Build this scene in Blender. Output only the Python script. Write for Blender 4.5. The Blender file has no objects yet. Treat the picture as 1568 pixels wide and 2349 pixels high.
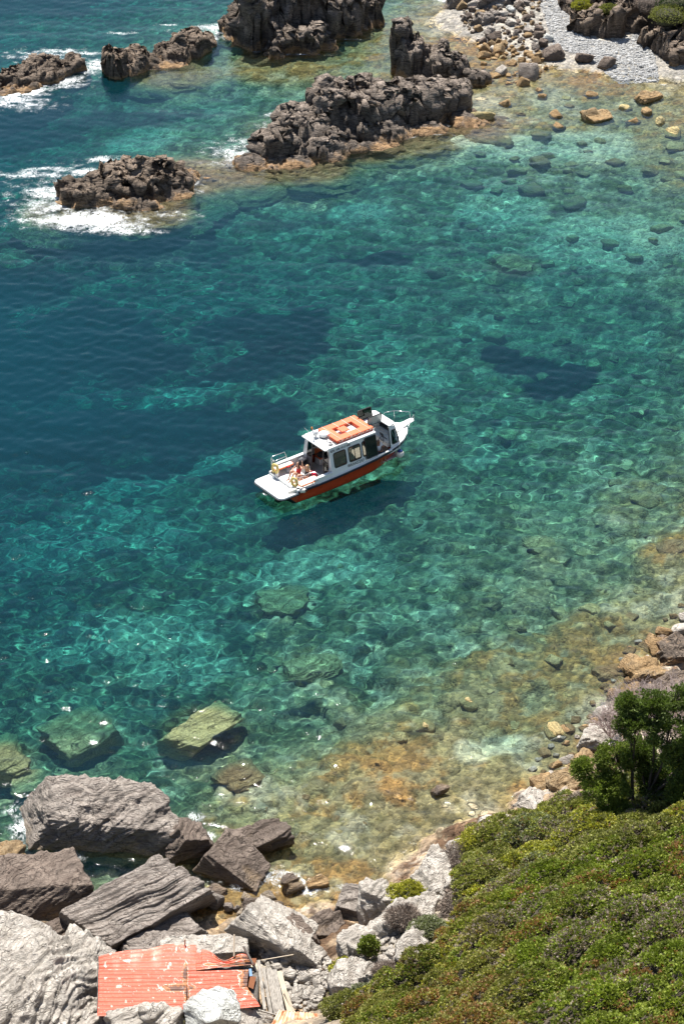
import bpy, bmesh, math, random
import numpy as np
from mathutils import Vector, Matrix, Euler
random.seed(7)
rng = np.random.default_rng(11)
sc = bpy.context.scene
COL = sc.collection
R = math.radians

# ------------------------------------------------------------------ camera, sky, sun, exposure
CAM_H, PITCH = 55.0, 32.0
cd = bpy.data.cameras.new('camera'); cam = bpy.data.objects.new('camera', cd); COL.objects.link(cam)
sc.camera = cam
cam.location = (0, 0, CAM_H); cam.rotation_euler = (R(90 - PITCH), 0, 0)
cd.sensor_fit = 'VERTICAL'; cd.sensor_height = 36; cd.sensor_width = 24; cd.lens = 70
cd.clip_start = 0.5; cd.clip_end = 4000
SUN_EL, SUN_AZ = 63.5, -14.0
world = bpy.data.worlds.new('World'); sc.world = world; world.use_nodes = True
wn = world.node_tree
sky = wn.nodes.new('ShaderNodeTexSky'); sky.sky_type = 'NISHITA'; sky.sun_disc = False
sky.sun_elevation = R(SUN_EL); sky.sun_rotation = R(SUN_AZ); sky.air_density = 1.0; sky.dust_density = 0.6
wn.links.new(sky.outputs[0], wn.nodes['Background'].inputs[0])
wn.nodes['Background'].inputs[1].default_value = 0.065
sun = bpy.data.lights.new('sun', 'SUN'); sun.energy = 5.0; sun.angle = R(0.5); sun.color = (1.0, 0.965, 0.9)
sun_o = bpy.data.objects.new('sun', sun); COL.objects.link(sun_o)
sdir = Vector((math.sin(R(SUN_AZ)) * math.cos(R(SUN_EL)), math.cos(R(SUN_AZ)) * math.cos(R(SUN_EL)), math.sin(R(SUN_EL))))
sun_o.rotation_euler = sdir.to_track_quat('Z', 'Y').to_euler(); sun_o.location = (0, 80, 90)
sun.cycles.is_caustics_light = True          # the sun is focused by the waves onto the sea bed (shadow caustics)
sc.view_settings.view_transform = 'Standard'; sc.view_settings.look = 'None'
sc.view_settings.gamma = 1; sc.view_settings.use_curve_mapping = False
sc.view_settings.exposure = 0.95
sc.cycles.use_denoising = True
sc.cycles.max_bounces = 10; sc.cycles.transmission_bounces = 8; sc.cycles.transparent_max_bounces = 16
sc.cycles.diffuse_bounces = 3; sc.cycles.glossy_bounces = 3

# ------------------------------------------------------------------ measuring helpers
F = 4567.6; TP = R(PITCH)
def at(px, py, z=0.0):
    """point of the place on the level z that lies along a line of sight (1568 x 2349 units)"""
    u = (px - 784) / F; v = (1174.5 - py) / F
    d = np.array([u, math.cos(TP) + v * math.sin(TP), -math.sin(TP) + v * math.cos(TP)])
    return np.array([0, 0, CAM_H]) + d * ((z - CAM_H) / d[2])
def bed(px, py, z):
    """as at(), for a point under water (z < 0), with the bend of light at the surface"""
    if z >= 0: return at(px, py, z)
    p = at(px, py, 0); hd = p[:2] / np.linalg.norm(p[:2]); pitch = math.atan2(CAM_H, np.linalg.norm(p[:2]))
    th = math.asin(math.cos(pitch) / 1.33)
    q = p[:2] + hd * math.tan(th) * -z
    return np.array([q[0], q[1], z])
def ppm(py):      # picture units per metre, across the line of sight
    a = TP - math.atan((1174.5 - py) / F)
    return F / (CAM_H / math.sin(a)) / math.cos(math.atan((1174.5 - py) / F))

# ------------------------------------------------------------------ noise
LAT = rng.random((64, 64, 64)).astype(np.float32)
def vn(P, off=0.0):
    P = np.asarray(P, dtype=np.float64) + off * 13.37
    i = np.floor(P).astype(np.int64); f = (P - i).astype(np.float32); f = f * f * (3 - 2 * f)
    i &= 63; j = (i + 1) & 63
    x0, y0, z0 = i[..., 0], i[..., 1], i[..., 2]; x1, y1, z1 = j[..., 0], j[..., 1], j[..., 2]
    fx, fy, fz = f[..., 0], f[..., 1], f[..., 2]
    a = LAT[x0, y0, z0] * (1 - fx) + LAT[x1, y0, z0] * fx
    b = LAT[x0, y1, z0] * (1 - fx) + LAT[x1, y1, z0] * fx
    c = LAT[x0, y0, z1] * (1 - fx) + LAT[x1, y0, z1] * fx
    d = LAT[x0, y1, z1] * (1 - fx) + LAT[x1, y1, z1] * fx
    a = a * (1 - fy) + b * fy; c = c * (1 - fy) + d * fy
    return (a * (1 - fz) + c * fz) * 2 - 1
def fbm(P, octv=4, off=0.0, gain=.5):
    s = 0; a = 1.0; t = 0; P = np.asarray(P, dtype=np.float64)
    for k in range(octv):
        s = s + a * vn(P, off + k * 3.1); t += a; a *= gain; P = P * 2.03
    return s / t
def ridged(P, octv=4, off=0.0):
    s = 0; a = 1.0; t = 0; P = np.asarray(P, dtype=np.float64)
    for k in range(octv):
        s = s + a * (1 - 2 * np.abs(vn(P, off + k * 2.7))); t += a; a *= .5; P = P * 2.1
    return s / t
def xy3(X, Y, z=0.0): return np.stack([X, Y, np.zeros_like(X) + z], -1)
def lerp(a, b, t): return a + (np.asarray(b) - a) * t[..., None]
def sm(x, a, b):
    t = np.clip((x - a) / (b - a), 0, 1); return t * t * (3 - 2 * t)
def worley(X, Y, cell, seed=0):
    """distance to the nearest of jittered cell points and that cell's random number"""
    gx, gy = np.floor(X / cell).astype(np.int64), np.floor(Y / cell).astype(np.int64)
    best = np.full(X.shape, 9.0); rid = np.zeros(X.shape)
    for dx in (-1, 0, 1):
        for dy in (-1, 0, 1):
            cx, cy = gx + dx, gy + dy
            a = LAT[cx & 63, cy & 63, seed & 63]; b = LAT[cx & 63, cy & 63, (seed + 7) & 63]; c = LAT[cx & 63, cy & 63, (seed + 19) & 63]
            d = np.hypot((cx + a) - X / cell, (cy + b) - Y / cell) / (.6 + .8 * c)
            m = d < best; best = np.where(m, d, best); rid = np.where(m, c, rid)
    return best, rid

# ------------------------------------------------------------------ object helpers
def tag(o, label=None, cat=None, group=None, kind=None):
    if label: o['label'] = label
    if cat: o['category'] = cat
    if group: o['group'] = group
    if kind: o['kind'] = kind
    return o
def recv(o):
    o.cycles.is_caustics_receiver = True
    return o
def empty(name, loc=(0, 0, 0), rz=0.0):
    o = bpy.data.objects.new(name, None); COL.objects.link(o); o.location = loc; o.rotation_euler = (0, 0, rz)
    o.empty_display_size = .1
    return o
def np_mesh(name, V, Fq, smooth=True, k=None):
    me = bpy.data.meshes.new(name); V = np.asarray(V, dtype=np.float32); Fq = np.asarray(Fq)
    me.vertices.add(len(V)); me.vertices.foreach_set('co', V.ravel())
    n = Fq.shape[1]
    me.loops.add(Fq.size); me.loops.foreach_set('vertex_index', Fq.ravel().astype(np.int32))
    me.polygons.add(len(Fq)); me.polygons.foreach_set('loop_start', np.arange(0, Fq.size, n, dtype=np.int32))
    me.update(); 
    if smooth: me.shade_smooth()
    return me
def set_attr(me, name, A):
    at_ = me.attributes.new(name, 'FLOAT_COLOR', 'POINT')
    A = np.asarray(A, dtype=np.float32)
    if A.ndim == 1: A = np.stack([A, A, A], -1)
    A = np.concatenate([A, np.ones((len(A), 1), np.float32)], 1)
    at_.data.foreach_set('color', A.ravel())
def link(name, me, mat=None, parent=None):
    o = bpy.data.objects.new(name, me); COL.objects.link(o)
    if mat is not None and len(me.materials) == 0:
        for m in (mat if isinstance(mat, (list, tuple)) else [mat]): me.materials.append(m)
    if parent is not None: o.parent = parent
    recv(o)
    return o
def grid_faces(n, m):
    idx = np.arange(n * m).reshape(n, m)
    return np.stack([idx[:-1, :-1], idx[:-1, 1:], idx[1:, 1:], idx[1:, :-1]], -1).reshape(-1, 4)

class MB:
    """collects boxes, tubes and sheets and links them as one mesh object"""
    def __init__(s): s.bm = bmesh.new()
    def box(s, c, size, rot=(0, 0, 0), bev=0.0, mi=0):
        M = Matrix.Translation(c) @ Euler(rot).to_matrix().to_4x4() @ Matrix.Diagonal((*size, 1))
        g = bmesh.ops.create_cube(s.bm, size=1, matrix=M)
        fs = list({f for v in g['verts'] for f in v.link_faces})
        for f in fs: f.material_index = mi
        if bev:
            r = bmesh.ops.bevel(s.bm, geom=list({e for v in g['verts'] for e in v.link_edges}), offset=bev, segments=2, affect='EDGES', profile=.5)
            for f in r['faces']: f.material_index = mi; f.smooth = True
        return s
    def tube(s, pts, r, n=8, mi=0, closed=False, cap=True):
        pts = [Vector(p) for p in pts]; rr = r if isinstance(r, (list, tuple)) else [r] * len(pts)
        rings = []; up = None
        for i, p in enumerate(pts):
            a = pts[i - 1] if (i or closed) else p; b = pts[(i + 1) % len(pts)] if (i < len(pts) - 1 or closed) else p
            t = (b - a).normalized()
            if up is None: up = t.orthogonal().normalized()
            up = (up - t * up.dot(t)); up = up.normalized() if up.length > 1e-6 else t.orthogonal().normalized()
            sd = t.cross(up)
            rings.append([s.bm.verts.new(p + (up * math.cos(k * 2 * math.pi / n) + sd * math.sin(k * 2 * math.pi / n)) * rr[i]) for k in range(n)])
        for i in range(len(rings) - (0 if closed else 1)):
            A, B = rings[i], rings[(i + 1) % len(rings)]
            for k in range(n):
                f = s.bm.faces.new((A[k], A[(k + 1) % n], B[(k + 1) % n], B[k])); f.smooth = True; f.material_index = mi
        if cap and not closed:
            for q, fl in ((rings[0], True), (rings[-1], False)):
                f = s.bm.faces.new(list(reversed(q)) if fl else q); f.material_index = mi
        return s
    def lathe(s, prof, c=(0, 0, 0), n=20, rot=(0, 0, 0), mi=0):
        M = Matrix.Translation(c) @ Euler(rot).to_matrix().to_4x4(); rings = []
        for r, z in prof:
            if r < 1e-5: rings.append([s.bm.verts.new(M @ Vector((0, 0, z)))])
            else: rings.append([s.bm.verts.new(M @ Vector((r * math.cos(k * 2 * math.pi / n), r * math.sin(k * 2 * math.pi / n), z))) for k in range(n)])
        for A, B in zip(rings, rings[1:]):
            for k in range(n):
                a, b = A[k % len(A)], A[(k + 1) % len(A)]; c_, d = B[(k + 1) % len(B)], B[k % len(B)]
                vs = []
                for v in (a, b, c_, d):
                    if v not in vs: vs.append(v)
                if len(vs) > 2: f = s.bm.faces.new(vs); f.smooth = True; f.material_index = mi
        return s
    def poly(s, pts, h, mi=0, bev=0.0):
        """prism: pts (x,y,z) outline extruded by vector h"""
        vs = [s.bm.verts.new(p) for p in pts]; f = s.bm.faces.new(vs); f.material_index = mi
        r = bmesh.ops.extrude_face_region(s.bm, geom=[f]); nv = [g for g in r['geom'] if isinstance(g, bmesh.types.BMVert)]
        bmesh.ops.translate(s.bm, verts=nv, vec=h)
        al = set(vs) | set(nv)
        for v in al:
            for ff in v.link_faces: ff.material_index = mi
        if bev: 
            es = [e for e in {e for v in al for e in v.link_edges}]
            rr = bmesh.ops.bevel(s.bm, geom=es, offset=bev, segments=2, affect='EDGES', profile=.5)
            for ff in rr['faces']: ff.smooth = True; ff.material_index = mi
        return s
    def build(s, name, mat, parent=None, recalc=True):
        if recalc: bmesh.ops.recalc_face_normals(s.bm, faces=s.bm.faces)
        me = bpy.data.meshes.new(name); s.bm.to_mesh(me); s.bm.free()
        return link(name, me, mat, parent)

# ------------------------------------------------------------------ materials
def newmat(name):
    m = bpy.data.materials.new(name); m.use_nodes = True
    return m, m.node_tree, m.node_tree.nodes['Principled BSDF']
def nd(nt, t, **kw):
    n = nt.nodes.new(t)
    for k, v in kw.items():
        if hasattr(n, k): setattr(n, k, v)
        else: n.inputs[k].default_value = v
    return n
def ramp(nt, src, stops, interp='LINEAR'):
    r = nt.nodes.new('ShaderNodeValToRGB'); e = r.color_ramp.elements; r.color_ramp.interpolation = interp
    while len(e) < len(stops): e.new(0.5)
    for k, (p, c) in enumerate(stops): e[k].position = p; e[k].color = (*c, 1) if len(c) == 3 else c
    nt.links.new(src, r.inputs[0]); return r.outputs[0]
def mix(nt, fac, a, b, mode='MIX'):
    n = nt.nodes.new('ShaderNodeMix'); n.data_type = 'RGBA'; n.blend_type = mode
    for sck, v in ((n.inputs[0], fac), (n.inputs[6], a), (n.inputs[7], b)):
        if hasattr(v, 'default_value') or isinstance(v, bpy.types.NodeSocket): nt.links.new(v, sck)
        elif isinstance(v, (int, float)): sck.default_value = v
        else: sck.default_value = (*v, 1)
    return n.outputs[2]
def noise(nt, vec, scale, detail=4, rough=.55, dist=0.0):
    n = nd(nt, 'ShaderNodeTexNoise', Scale=scale, Detail=detail, Roughness=rough, Distortion=dist)
    if vec is not None: nt.links.new(vec, n.inputs['Vector'])
    return n.outputs[0]
def bump(nt, h, b, strength=.5, dist=.05):
    n = nd(nt, 'ShaderNodeBump', Strength=strength, Distance=dist); nt.links.new(h, n.inputs['Height']); nt.links.new(n.outputs[0], b.inputs['Normal'])
def pos(nt): return nt.nodes.new('ShaderNodeNewGeometry').outputs['Position']
def mapr(nt, v, a, b, c=0.0, d=1.0):
    n = nd(nt, 'ShaderNodeMapRange'); nt.links.new(v, n.inputs[0])
    for k, x in enumerate((a, b, c, d)): n.inputs[k + 1].default_value = x
    return n.outputs[0]
def math_(nt, op, a, b=None):
    n = nt.nodes.new('ShaderNodeMath'); n.operation = op
    for k, v in enumerate((a, b)):
        if v is None: continue
        if isinstance(v, (int, float)): n.inputs[k].default_value = v
        else: nt.links.new(v, n.inputs[k])
    return n.outputs[0]
def paint(name, col, rough=.4, metal=0.0, spec=.5, var=.0, bumpy=0.0):
    m, nt, b = newmat(name); b.inputs['Base Color'].default_value = (*col, 1); b.inputs['Roughness'].default_value = rough
    b.inputs['Metallic'].default_value = metal; b.inputs['Specular IOR Level'].default_value = spec
    if var:
        tc = nt.nodes.new('ShaderNodeTexCoord').outputs['Object']
        n = noise(nt, tc, 2.3, 5, .65)
        nt.links.new(mix(nt, n, tuple(c * (1 - var) for c in col), tuple(min(1, c * (1 + var * .6)) for c in col)), b.inputs['Base Color'])
    if bumpy:
        tc = nt.nodes.new('ShaderNodeTexCoord').outputs['Object']
        bump(nt, noise(nt, tc, 30, 4), b, bumpy, .01)
    return m

def rock_mat(name, dark, mid, light, strata=(0.25, .1, .95), wet=0.9, sc_=1.0, ochre=(.42, .24, .09), ochre_top=.55, lichen=None):
    m, nt, b = newmat(name)
    P = pos(nt)
    n = Vector(strata).normalized()
    q = n.rotation_difference(Vector((0, 0, 1))).to_euler()
    mp = nd(nt, 'ShaderNodeMapping'); mp.inputs['Rotation'].default_value = q; mp.inputs['Scale'].default_value = (.55, .55, 5.5)
    nt.links.new(P, mp.inputs[0]); S = mp.outputs[0]
    st = noise(nt, S, 1.3 * sc_, 6, .68, .35)
    big = noise(nt, P, .55 * sc_, 4, .6)
    fine = noise(nt, P, 9 * sc_, 5, .7)
    c = ramp(nt, st, [(.30, dark), (.40, mid), (.52, light), (.60, mid), (.64, dark), (.70, light), (.8, mid)])
    mp3 = nd(nt, 'ShaderNodeMapping'); mp3.inputs['Rotation'].default_value = q; mp3.inputs['Scale'].default_value = (1.2, 1.2, 16)
    nt.links.new(P, mp3.inputs[0]); st2 = noise(nt, mp3.outputs[0], 1.3 * sc_, 4, .6, .4)
    c = mix(nt, mapr(nt, st2, .35, .42, .6, 0), c, tuple(x * .7 for x in dark))
    c = mix(nt, mapr(nt, big, .42, .62), c, mix(nt, .6, c, tuple(x * .55 for x in mid)))
    c = mix(nt, mapr(nt, fine, .35, .7, .0, .35), c, light)
    if lichen: c = mix(nt, mapr(nt, noise(nt, P, 1.6, 5, .7), .55, .66, 0, .7), c, lichen)
    wn_ = nd(nt, 'ShaderNodeTexNoise', Scale=1.6, Detail=4); nt.links.new(P, wn_.inputs[0])
    vm = nt.nodes.new('ShaderNodeVectorMath'); vm.operation = 'MULTIPLY_ADD'; nt.links.new(wn_.outputs['Color'], vm.inputs[0]); vm.inputs[1].default_value = (1.6, 1.6, 1.6); nt.links.new(S if False else P, vm.inputs[2])
    cv = nt.nodes.new('ShaderNodeTexVoronoi'); cv.feature = 'DISTANCE_TO_EDGE'; cv.inputs['Scale'].default_value = .5 * sc_; nt.links.new(vm.outputs[0], cv.inputs[0])
    crk = math_(nt, 'MAXIMUM', mapr(nt, cv.outputs['Distance'], 0, .022), mapr(nt, big, .44, .52, 0, 1))
    c = mix(nt, mapr(nt, crk, 0, 1, .35, 1), tuple(x * .8 for x in dark), c)
    z = nt.nodes.new('ShaderNodeSeparateXYZ'); nt.links.new(P, z.inputs[0]); z = z.outputs[2]
    zz = math_(nt, 'ADD', z, mapr(nt, noise(nt, P, .9, 4, .6), .3, .7, -.45, .45))
    # bands the sea leaves on the rock: ochre weed at the waterline, blackish growth above it
    blk = ramp(nt, mapr(nt, zz, ochre_top - .1, ochre_top + 1.4), [(0, (0, 0, 0)), (.12, (1, 1, 1)), (.5, (.6, .6, .6)), (1, (0, 0, 0))])
    c = mix(nt, math_(nt, 'MULTIPLY', blk, .55 * wet), c, (.032, .028, .025))
    oc = mix(nt, mapr(nt, math_(nt, 'MULTIPLY', math_(nt, 'ADD', fine, st), .5), .38, .62), tuple(x * .22 for x in ochre), tuple(min(1, x * 1.75) for x in ochre))
    c = mix(nt, mapr(nt, zz, ochre_top + .12, ochre_top - .22, 0, wet), c, oc)
    c = mix(nt, mapr(nt, zz, -.2, -1.6, 0, .8), c, ramp(nt, mix(nt, .5, st, fine), [(.36, (.12, .11, .05)), (.5, (.42, .36, .18)), (.62, (.72, .62, .36))]))
    nt.links.new(c, b.inputs['Base Color'])
    b.inputs['Roughness'].default_value = .85; b.inputs['Specular IOR Level'].default_value = .25
    h = math_(nt, 'ADD', math_(nt, 'MULTIPLY', st, 1.6), math_(nt, 'ADD', math_(nt, 'MULTIPLY', st2, 1.0), math_(nt, 'MULTIPLY', fine, .6)))
    bump(nt, math_(nt, 'ADD', h, math_(nt, 'MULTIPLY', crk, .7)), b, 1.0, .16)
    return m
M = {}
M['grey'] = rock_mat('grey_rock', (.075, .060, .050), (.255, .21, .18), (.50, .435, .375), (-.35, .35, .85), sc_=1.5, wet=.55, ochre=(.28, .2, .1), ochre_top=.2)
M['brown'] = rock_mat('brown_rock', (.05, .037, .030), (.18, .132, .105), (.33, .26, .21), (-.4, .5, .75), sc_=1.6, wet=.6, ochre=(.22, .15, .075), ochre_top=.2)
M['slab'] = rock_mat('layered_slab_rock', (.055, .042, .035), (.29, .235, .20), (.54, .47, .41), (-.42, .58, .66), sc_=2.6, wet=.3, ochre=(.25, .18, .1), ochre_top=.0)
M['pale'] = rock_mat('pale_rock', (.19, .155, .125), (.48, .42, .36), (.70, .64, .56), (.85, -.45, .3), sc_=1.6, wet=0.0, lichen=(.34, .30, .25))
M['marble'] = rock_mat('white_green_rock', (.34, .34, .31), (.58, .58, .53), (.74, .74, .70), (.7, .5, .4), sc_=1.2, wet=0)
M['dark'] = rock_mat('dark_sea_rock', (.009, .008, .008), (.045, .036, .031), (.46, .37, .30), (-.3, -.25, .92), sc_=1.6, ochre=(.36, .22, .11), ochre_top=.35)
M['tan'] = rock_mat('tan_sea_rock', (.014, .011, .009), (.075, .055, .042), (.42, .32, .24), (.25, -.3, .9), sc_=1.3, ochre=(.36, .225, .115), ochre_top=.25)
M['sunk'] = rock_mat('sunken_rock', (.16, .14, .06), (.50, .41, .19), (.70, .60, .33), (-.4, .4, .8), sc_=1.1, ochre=(.5, .36, .15), ochre_top=.3, wet=.5)
M['yellow'] = rock_mat('yellow_sunken_rock', (.22, .18, .08), (.6, .5, .26), (.78, .68, .4), (-.4, .4, .8), sc_=1.4, ochre=(.6, .48, .2), ochre_top=.3, wet=.6)
M['ochre'] = rock_mat('ochre_stone', (.12, .07, .035), (.36, .23, .11), (.52, .38, .22), (-.4, .4, .8), sc_=2, wet=.3)

# ------------------------------------------------------------------ the ground sheet: sea bed, beach, shore and hillside
CP = [  # (across, down, level)
 (0,0,-9),(200,30,-8),(400,20,-6.5),(490,60,-3),(100,100,-6),(0,260,-7),(200,215,-4),(400,230,-4),(500,170,-1.6),(600,170,-1.2),(560,240,-3.5),
 (350,290,-5),(150,320,-7),(0,380,-9),(330,335,-4.2),(50,470,-8),(0,640,-4),(90,640,-4.5),(250,620,-7),(450,560,-6),(420,450,-2.2),(480,400,-1.2),(470,470,-3.5),
 (520,395,-1.6),(620,440,-3.2),(600,550,-5),(800,420,-3.4),(800,330,-1),(1000,370,-2.6),(1060,300,-.9),(1100,260,-.5),(1150,320,-1.6),(1250,310,-1.4),(1400,320,-1.2),(1560,260,-.6),(1250,230,-.7),(1150,220,-.35),
 (1450,205,-.35),(1560,198,-.1),(1300,170,-.12),(1200,180,-.25),(1120,150,-.25),(900,170,-.8),(870,120,-.9),(850,60,-1.1),(960,40,-.4),(1000,90,-.35),(1000,0,-.9),(900,10,-1.4),(700,160,-2),(700,-40,-4),
 (1200,450,-2.4),(1560,450,-1.7),(1400,560,-2.6),(800,600,-4.6),(1000,520,-3.4),(1200,650,-3.8),(1560,650,-2.9),(600,760,-7),(300,760,-9),(0,780,-11),(0,1000,-12),(300,900,-8.5),
 (450,915,-6),(750,780,-5.5),(1000,850,-4.6),(1250,870,-4.4),(1560,850,-3.4),(770,1000,-3.4),(770,1180,-3.0),(1000,1100,-3.6),(1300,1050,-3.0),(1560,1050,-2.1),(500,1100,-7),(200,1080,-10),(0,1200,-8),
 (300,1250,-6.5),(600,1250,-4.6),(900,1250,-3.2),(1200,1250,-2.4),(1400,1250,-1.9),(1560,1250,-1.0),(0,1450,-6),(300,1450,-5.2),(600,1400,-3.8),(900,1450,-2.5),(1200,1450,-1.8),(1400,1400,-1.2),(1568,1400,-.45),
 (0,1600,-4.8),(200,1600,-4),(450,1560,-4.3),(600,1600,-2.8),(800,1600,-2.1),(1000,1600,-1.7),(1200,1600,-1.3),(1350,1560,-.8),(1480,1500,-.35),(1568,1500,.1),(1400,1660,-.25),(1300,1700,-.5),(1230,1730,-.6),
 (0,1780,-3.4),(300,1750,-3.2),(450,1760,-2.3),(650,1760,-1.7),(800,1735,-.8),(950,1715,-.35),(1080,1750,-.4),(1130,1720,-1.0),(1250,1790,-.35),(900,1800,-.25),(650,1850,-.7),(1000,1850,-.3),(1100,1880,-.25),
 (450,1880,-1.5),(500,1950,-.8),(700,1950,-.55),(900,1930,-.4),(750,2020,-.25),(850,2020,-.15),(650,2060,-.1),(450,2080,-.1),(250,2010,-1.2),(100,1950,-2),(0,1960,-.8),(300,1950,-2.2),
 (0,2130,.4),(250,2170,.4),(480,2160,.4),(700,2130,.35),(620,2200,.7),(740,2180,.7),(700,2300,1.2),(400,2250,.8),(0,2349,1.2),(300,2349,1),(-200,2200,3),(-200,1900,-3),
 # hillside
 (745,2349,2.2),(760,2230,1.2),(800,2170,1.2),(860,2110,.6),(900,2349,6.2),(920,2150,2.6),(1000,2200,5.2),(930,2050,.9),(1000,1975,.8),(1040,2050,3.0),(1090,1945,2.0),(1180,1905,2.2),(1280,1860,2.2),(1370,1840,2.6),
 (1150,2349,10),(1400,2349,13.5),(1568,2349,15.5),(1568,2120,11.5),(1300,2100,8.2),(1150,2100,6.2),(1568,1920,7.2),(1430,1900,5.0),(1560,1800,3.2),(1480,1740,1.6),(1568,1660,.9),(1500,1620,.5),(1900,1800,8),(1900,2300,18),(1900,1400,1.5),(1900,1000,-.5),
 # far shore
 (1040,25,.7),(1100,85,.2),(1180,110,.15),(1260,150,.12),(1380,75,.6),(1300,30,.8),(1250,90,.6),(1450,120,.35),(1420,168,.12),(1520,175,.1),(1480,20,1.2),(1568,60,1.0),(1568,0,1.6),(1150,20,.9),(1250,-10,1.0),(1350,-30,1.2),(1568,-60,2.2),(1900,50,2),(1900,300,.2),(1900,600,-1),
 (1100,-60,1),(800,-80,-5),(300,-80,-10),(0,-80,-11),(-300,100,-11),(-300,600,-12),(-300,1200,-12),(-300,1600,-8)]
CP = [(a, b_, z if z > -3 else -3 + (z + 3) * .55) for a, b_, z in CP]
cpw = np.array([bed(*c) for c in CP])
def tps_solve(P, z):
    n = len(P); r = np.linalg.norm(P[:, None] - P[None], axis=-1)
    K = r + np.eye(n) * -0.4
    A = np.zeros((n + 1, n + 1)); A[:n, :n] = K; A[:n, n] = 1; A[n, :n] = 1
    return np.linalg.solve(A, np.append(z, 0))
W_ = tps_solve(cpw[:, :2], cpw[:, 2])
def base_h(X, Y):
    Q = np.stack([np.ravel(X), np.ravel(Y)], -1).astype(np.float32); out = np.empty(len(Q)); Pc = cpw[:, :2].astype(np.float32); w = W_[:-1].astype(np.float32)
    for i in range(0, len(Q), 40000):
        q = Q[i:i + 40000]; d = np.sqrt((q[:, 0:1] - Pc[None, :, 0]) ** 2 + (q[:, 1:2] - Pc[None, :, 1]) ** 2)
        out[i:i + 40000] = d @ w + W_[-1]
    return out.reshape(np.shape(X))
def seafloor_noise(X, Y, h):
    """bumps of boulders and cobbles; small close to the waterline and on land"""
    dp = np.clip(-h, 0, 6)
    b = fbm(xy3(X * .22, Y * .22), 3, 1) * .5 * np.clip(dp, 0, 2)
    w1, i1 = worley(X + .5 * fbm(xy3(X, Y), 2), Y, 2.6, 3); w2, i2 = worley(X, Y, 1.1, 9); w3, i3 = worley(X, Y, .5, 15)
    s1 = np.sqrt(np.clip(1 - (w1 / .62) ** 2, 0, 1)) * np.clip(i1 - .35, 0, 1) * 1.1 * np.clip(dp / 1.6, 0, 1)
    s2 = np.sqrt(np.clip(1 - (w2 / .68) ** 2, 0, 1)) * (.15 + .3 * i2) * np.clip(dp / .8, .12, 1)
    s3 = np.sqrt(np.clip(1 - (w3 / .7) ** 2, 0, 1)) * (.05 + .13 * i3)
    land = (h > .25)
    return b + s1 + s2 + np.where(land, s3 * .5, s3) - .12, i2, i3
def sheet(y0, y1, rel, nc, margin=0):
    ys = [y0]
    while ys[-1] < y1: ys.append(ys[-1] * (1 + rel))
    ys = np.array(ys); u = np.linspace(-1, 1, nc)
    Y = np.repeat(ys[:, None], nc, 1); X = u[None] * (11 + .185 * Y + margin)
    return X, Y
GX, GY = sheet(34, 230, .0026, 430)
H0 = base_h(GX, GY)
NZ, I2, I3 = seafloor_noise(GX, GY, H0)
GH = H0 + NZ
HILLX = (GY < 62) & (H0 > 1.0)
shn = (GY < 100) & (H0 > -.35) & (H0 < 1.6)
GH = GH + shn * .45 * sm(H0, -.35, .2) * ridged(xy3(GX * .9, GY * .9), 4, 8) * sm(GX, 1.5, 5)
GH = np.where(H0 > 1.2, GH + fbm(xy3(GX * .5, GY * .5), 4, 5) * .35, GH)
BEACH = [bed(x, y, .5) for x, y in ((1290,40),(1330,90),(1400,110),(1460,140),(1500,170),(1440,165),(1290,100),(1260,60))]
# ---- colour of the ground (its own colour: sand, weed, cobbles, soil)
def blob(px, py, z, rx, ry, rot=0, X=None, Y=None, wob=.35, seed=0):
    c = bed(px, py, z); X = GX if X is None else X; Y = GY if Y is None else Y
    dx, dy = X - c[0], Y - c[1]; ca, sa = math.cos(rot), math.sin(rot)
    q = np.hypot((dx * ca + dy * sa) / rx, (-dx * sa + dy * ca) / ry)
    q = q + wob * fbm(xy3(X * .45, Y * .45), 3, 20 + seed)
    return np.clip((1.15 - q) / .3, 0, 1)
dep = -GH
n1 = fbm(xy3(GX * .35, GY * .35), 4, 30); n2 = fbm(xy3(GX * 1.3, GY * 1.3), 4, 33); n3 = fbm(xy3(GX * .09, GY * .09), 3, 36)
colr = np.zeros(GX.shape + (3,)) + np.array([.40, .38, .24])
colr = lerp(colr, (.17, .17, .09), sm(n2 + .8 * (I2 - .5), -.05, .35))
colr = lerp(colr, (.62, .58, .42), sm(n1 - .7 * (I2 - .5), .12, .4) * .8)
colr = lerp(colr, (.09, .10, .06), sm(n1 + n2 * .5, .28, .5) * .7)
shal = sm(dep, 1.7, .5)
colr = lerp(colr, (.42, .335, .17), shal * .7); colr = lerp(colr, (.40, .235, .085), shal * sm(n1 + .7 * n2 + .3 * (I2 - .5), .08, .34) * .8); colr = lerp(colr, (.15, .13, .06), shal * sm(fbm(xy3(GX * 2.2, GY * 2.2), 4, 44) - .3 * n1, .05, .3) * .7)
colr = lerp(colr, (.55, .50, .38), shal * sm(-n1 + .5 * n2, .12, .35) * .7)
weed = np.zeros(GX.shape)
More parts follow.
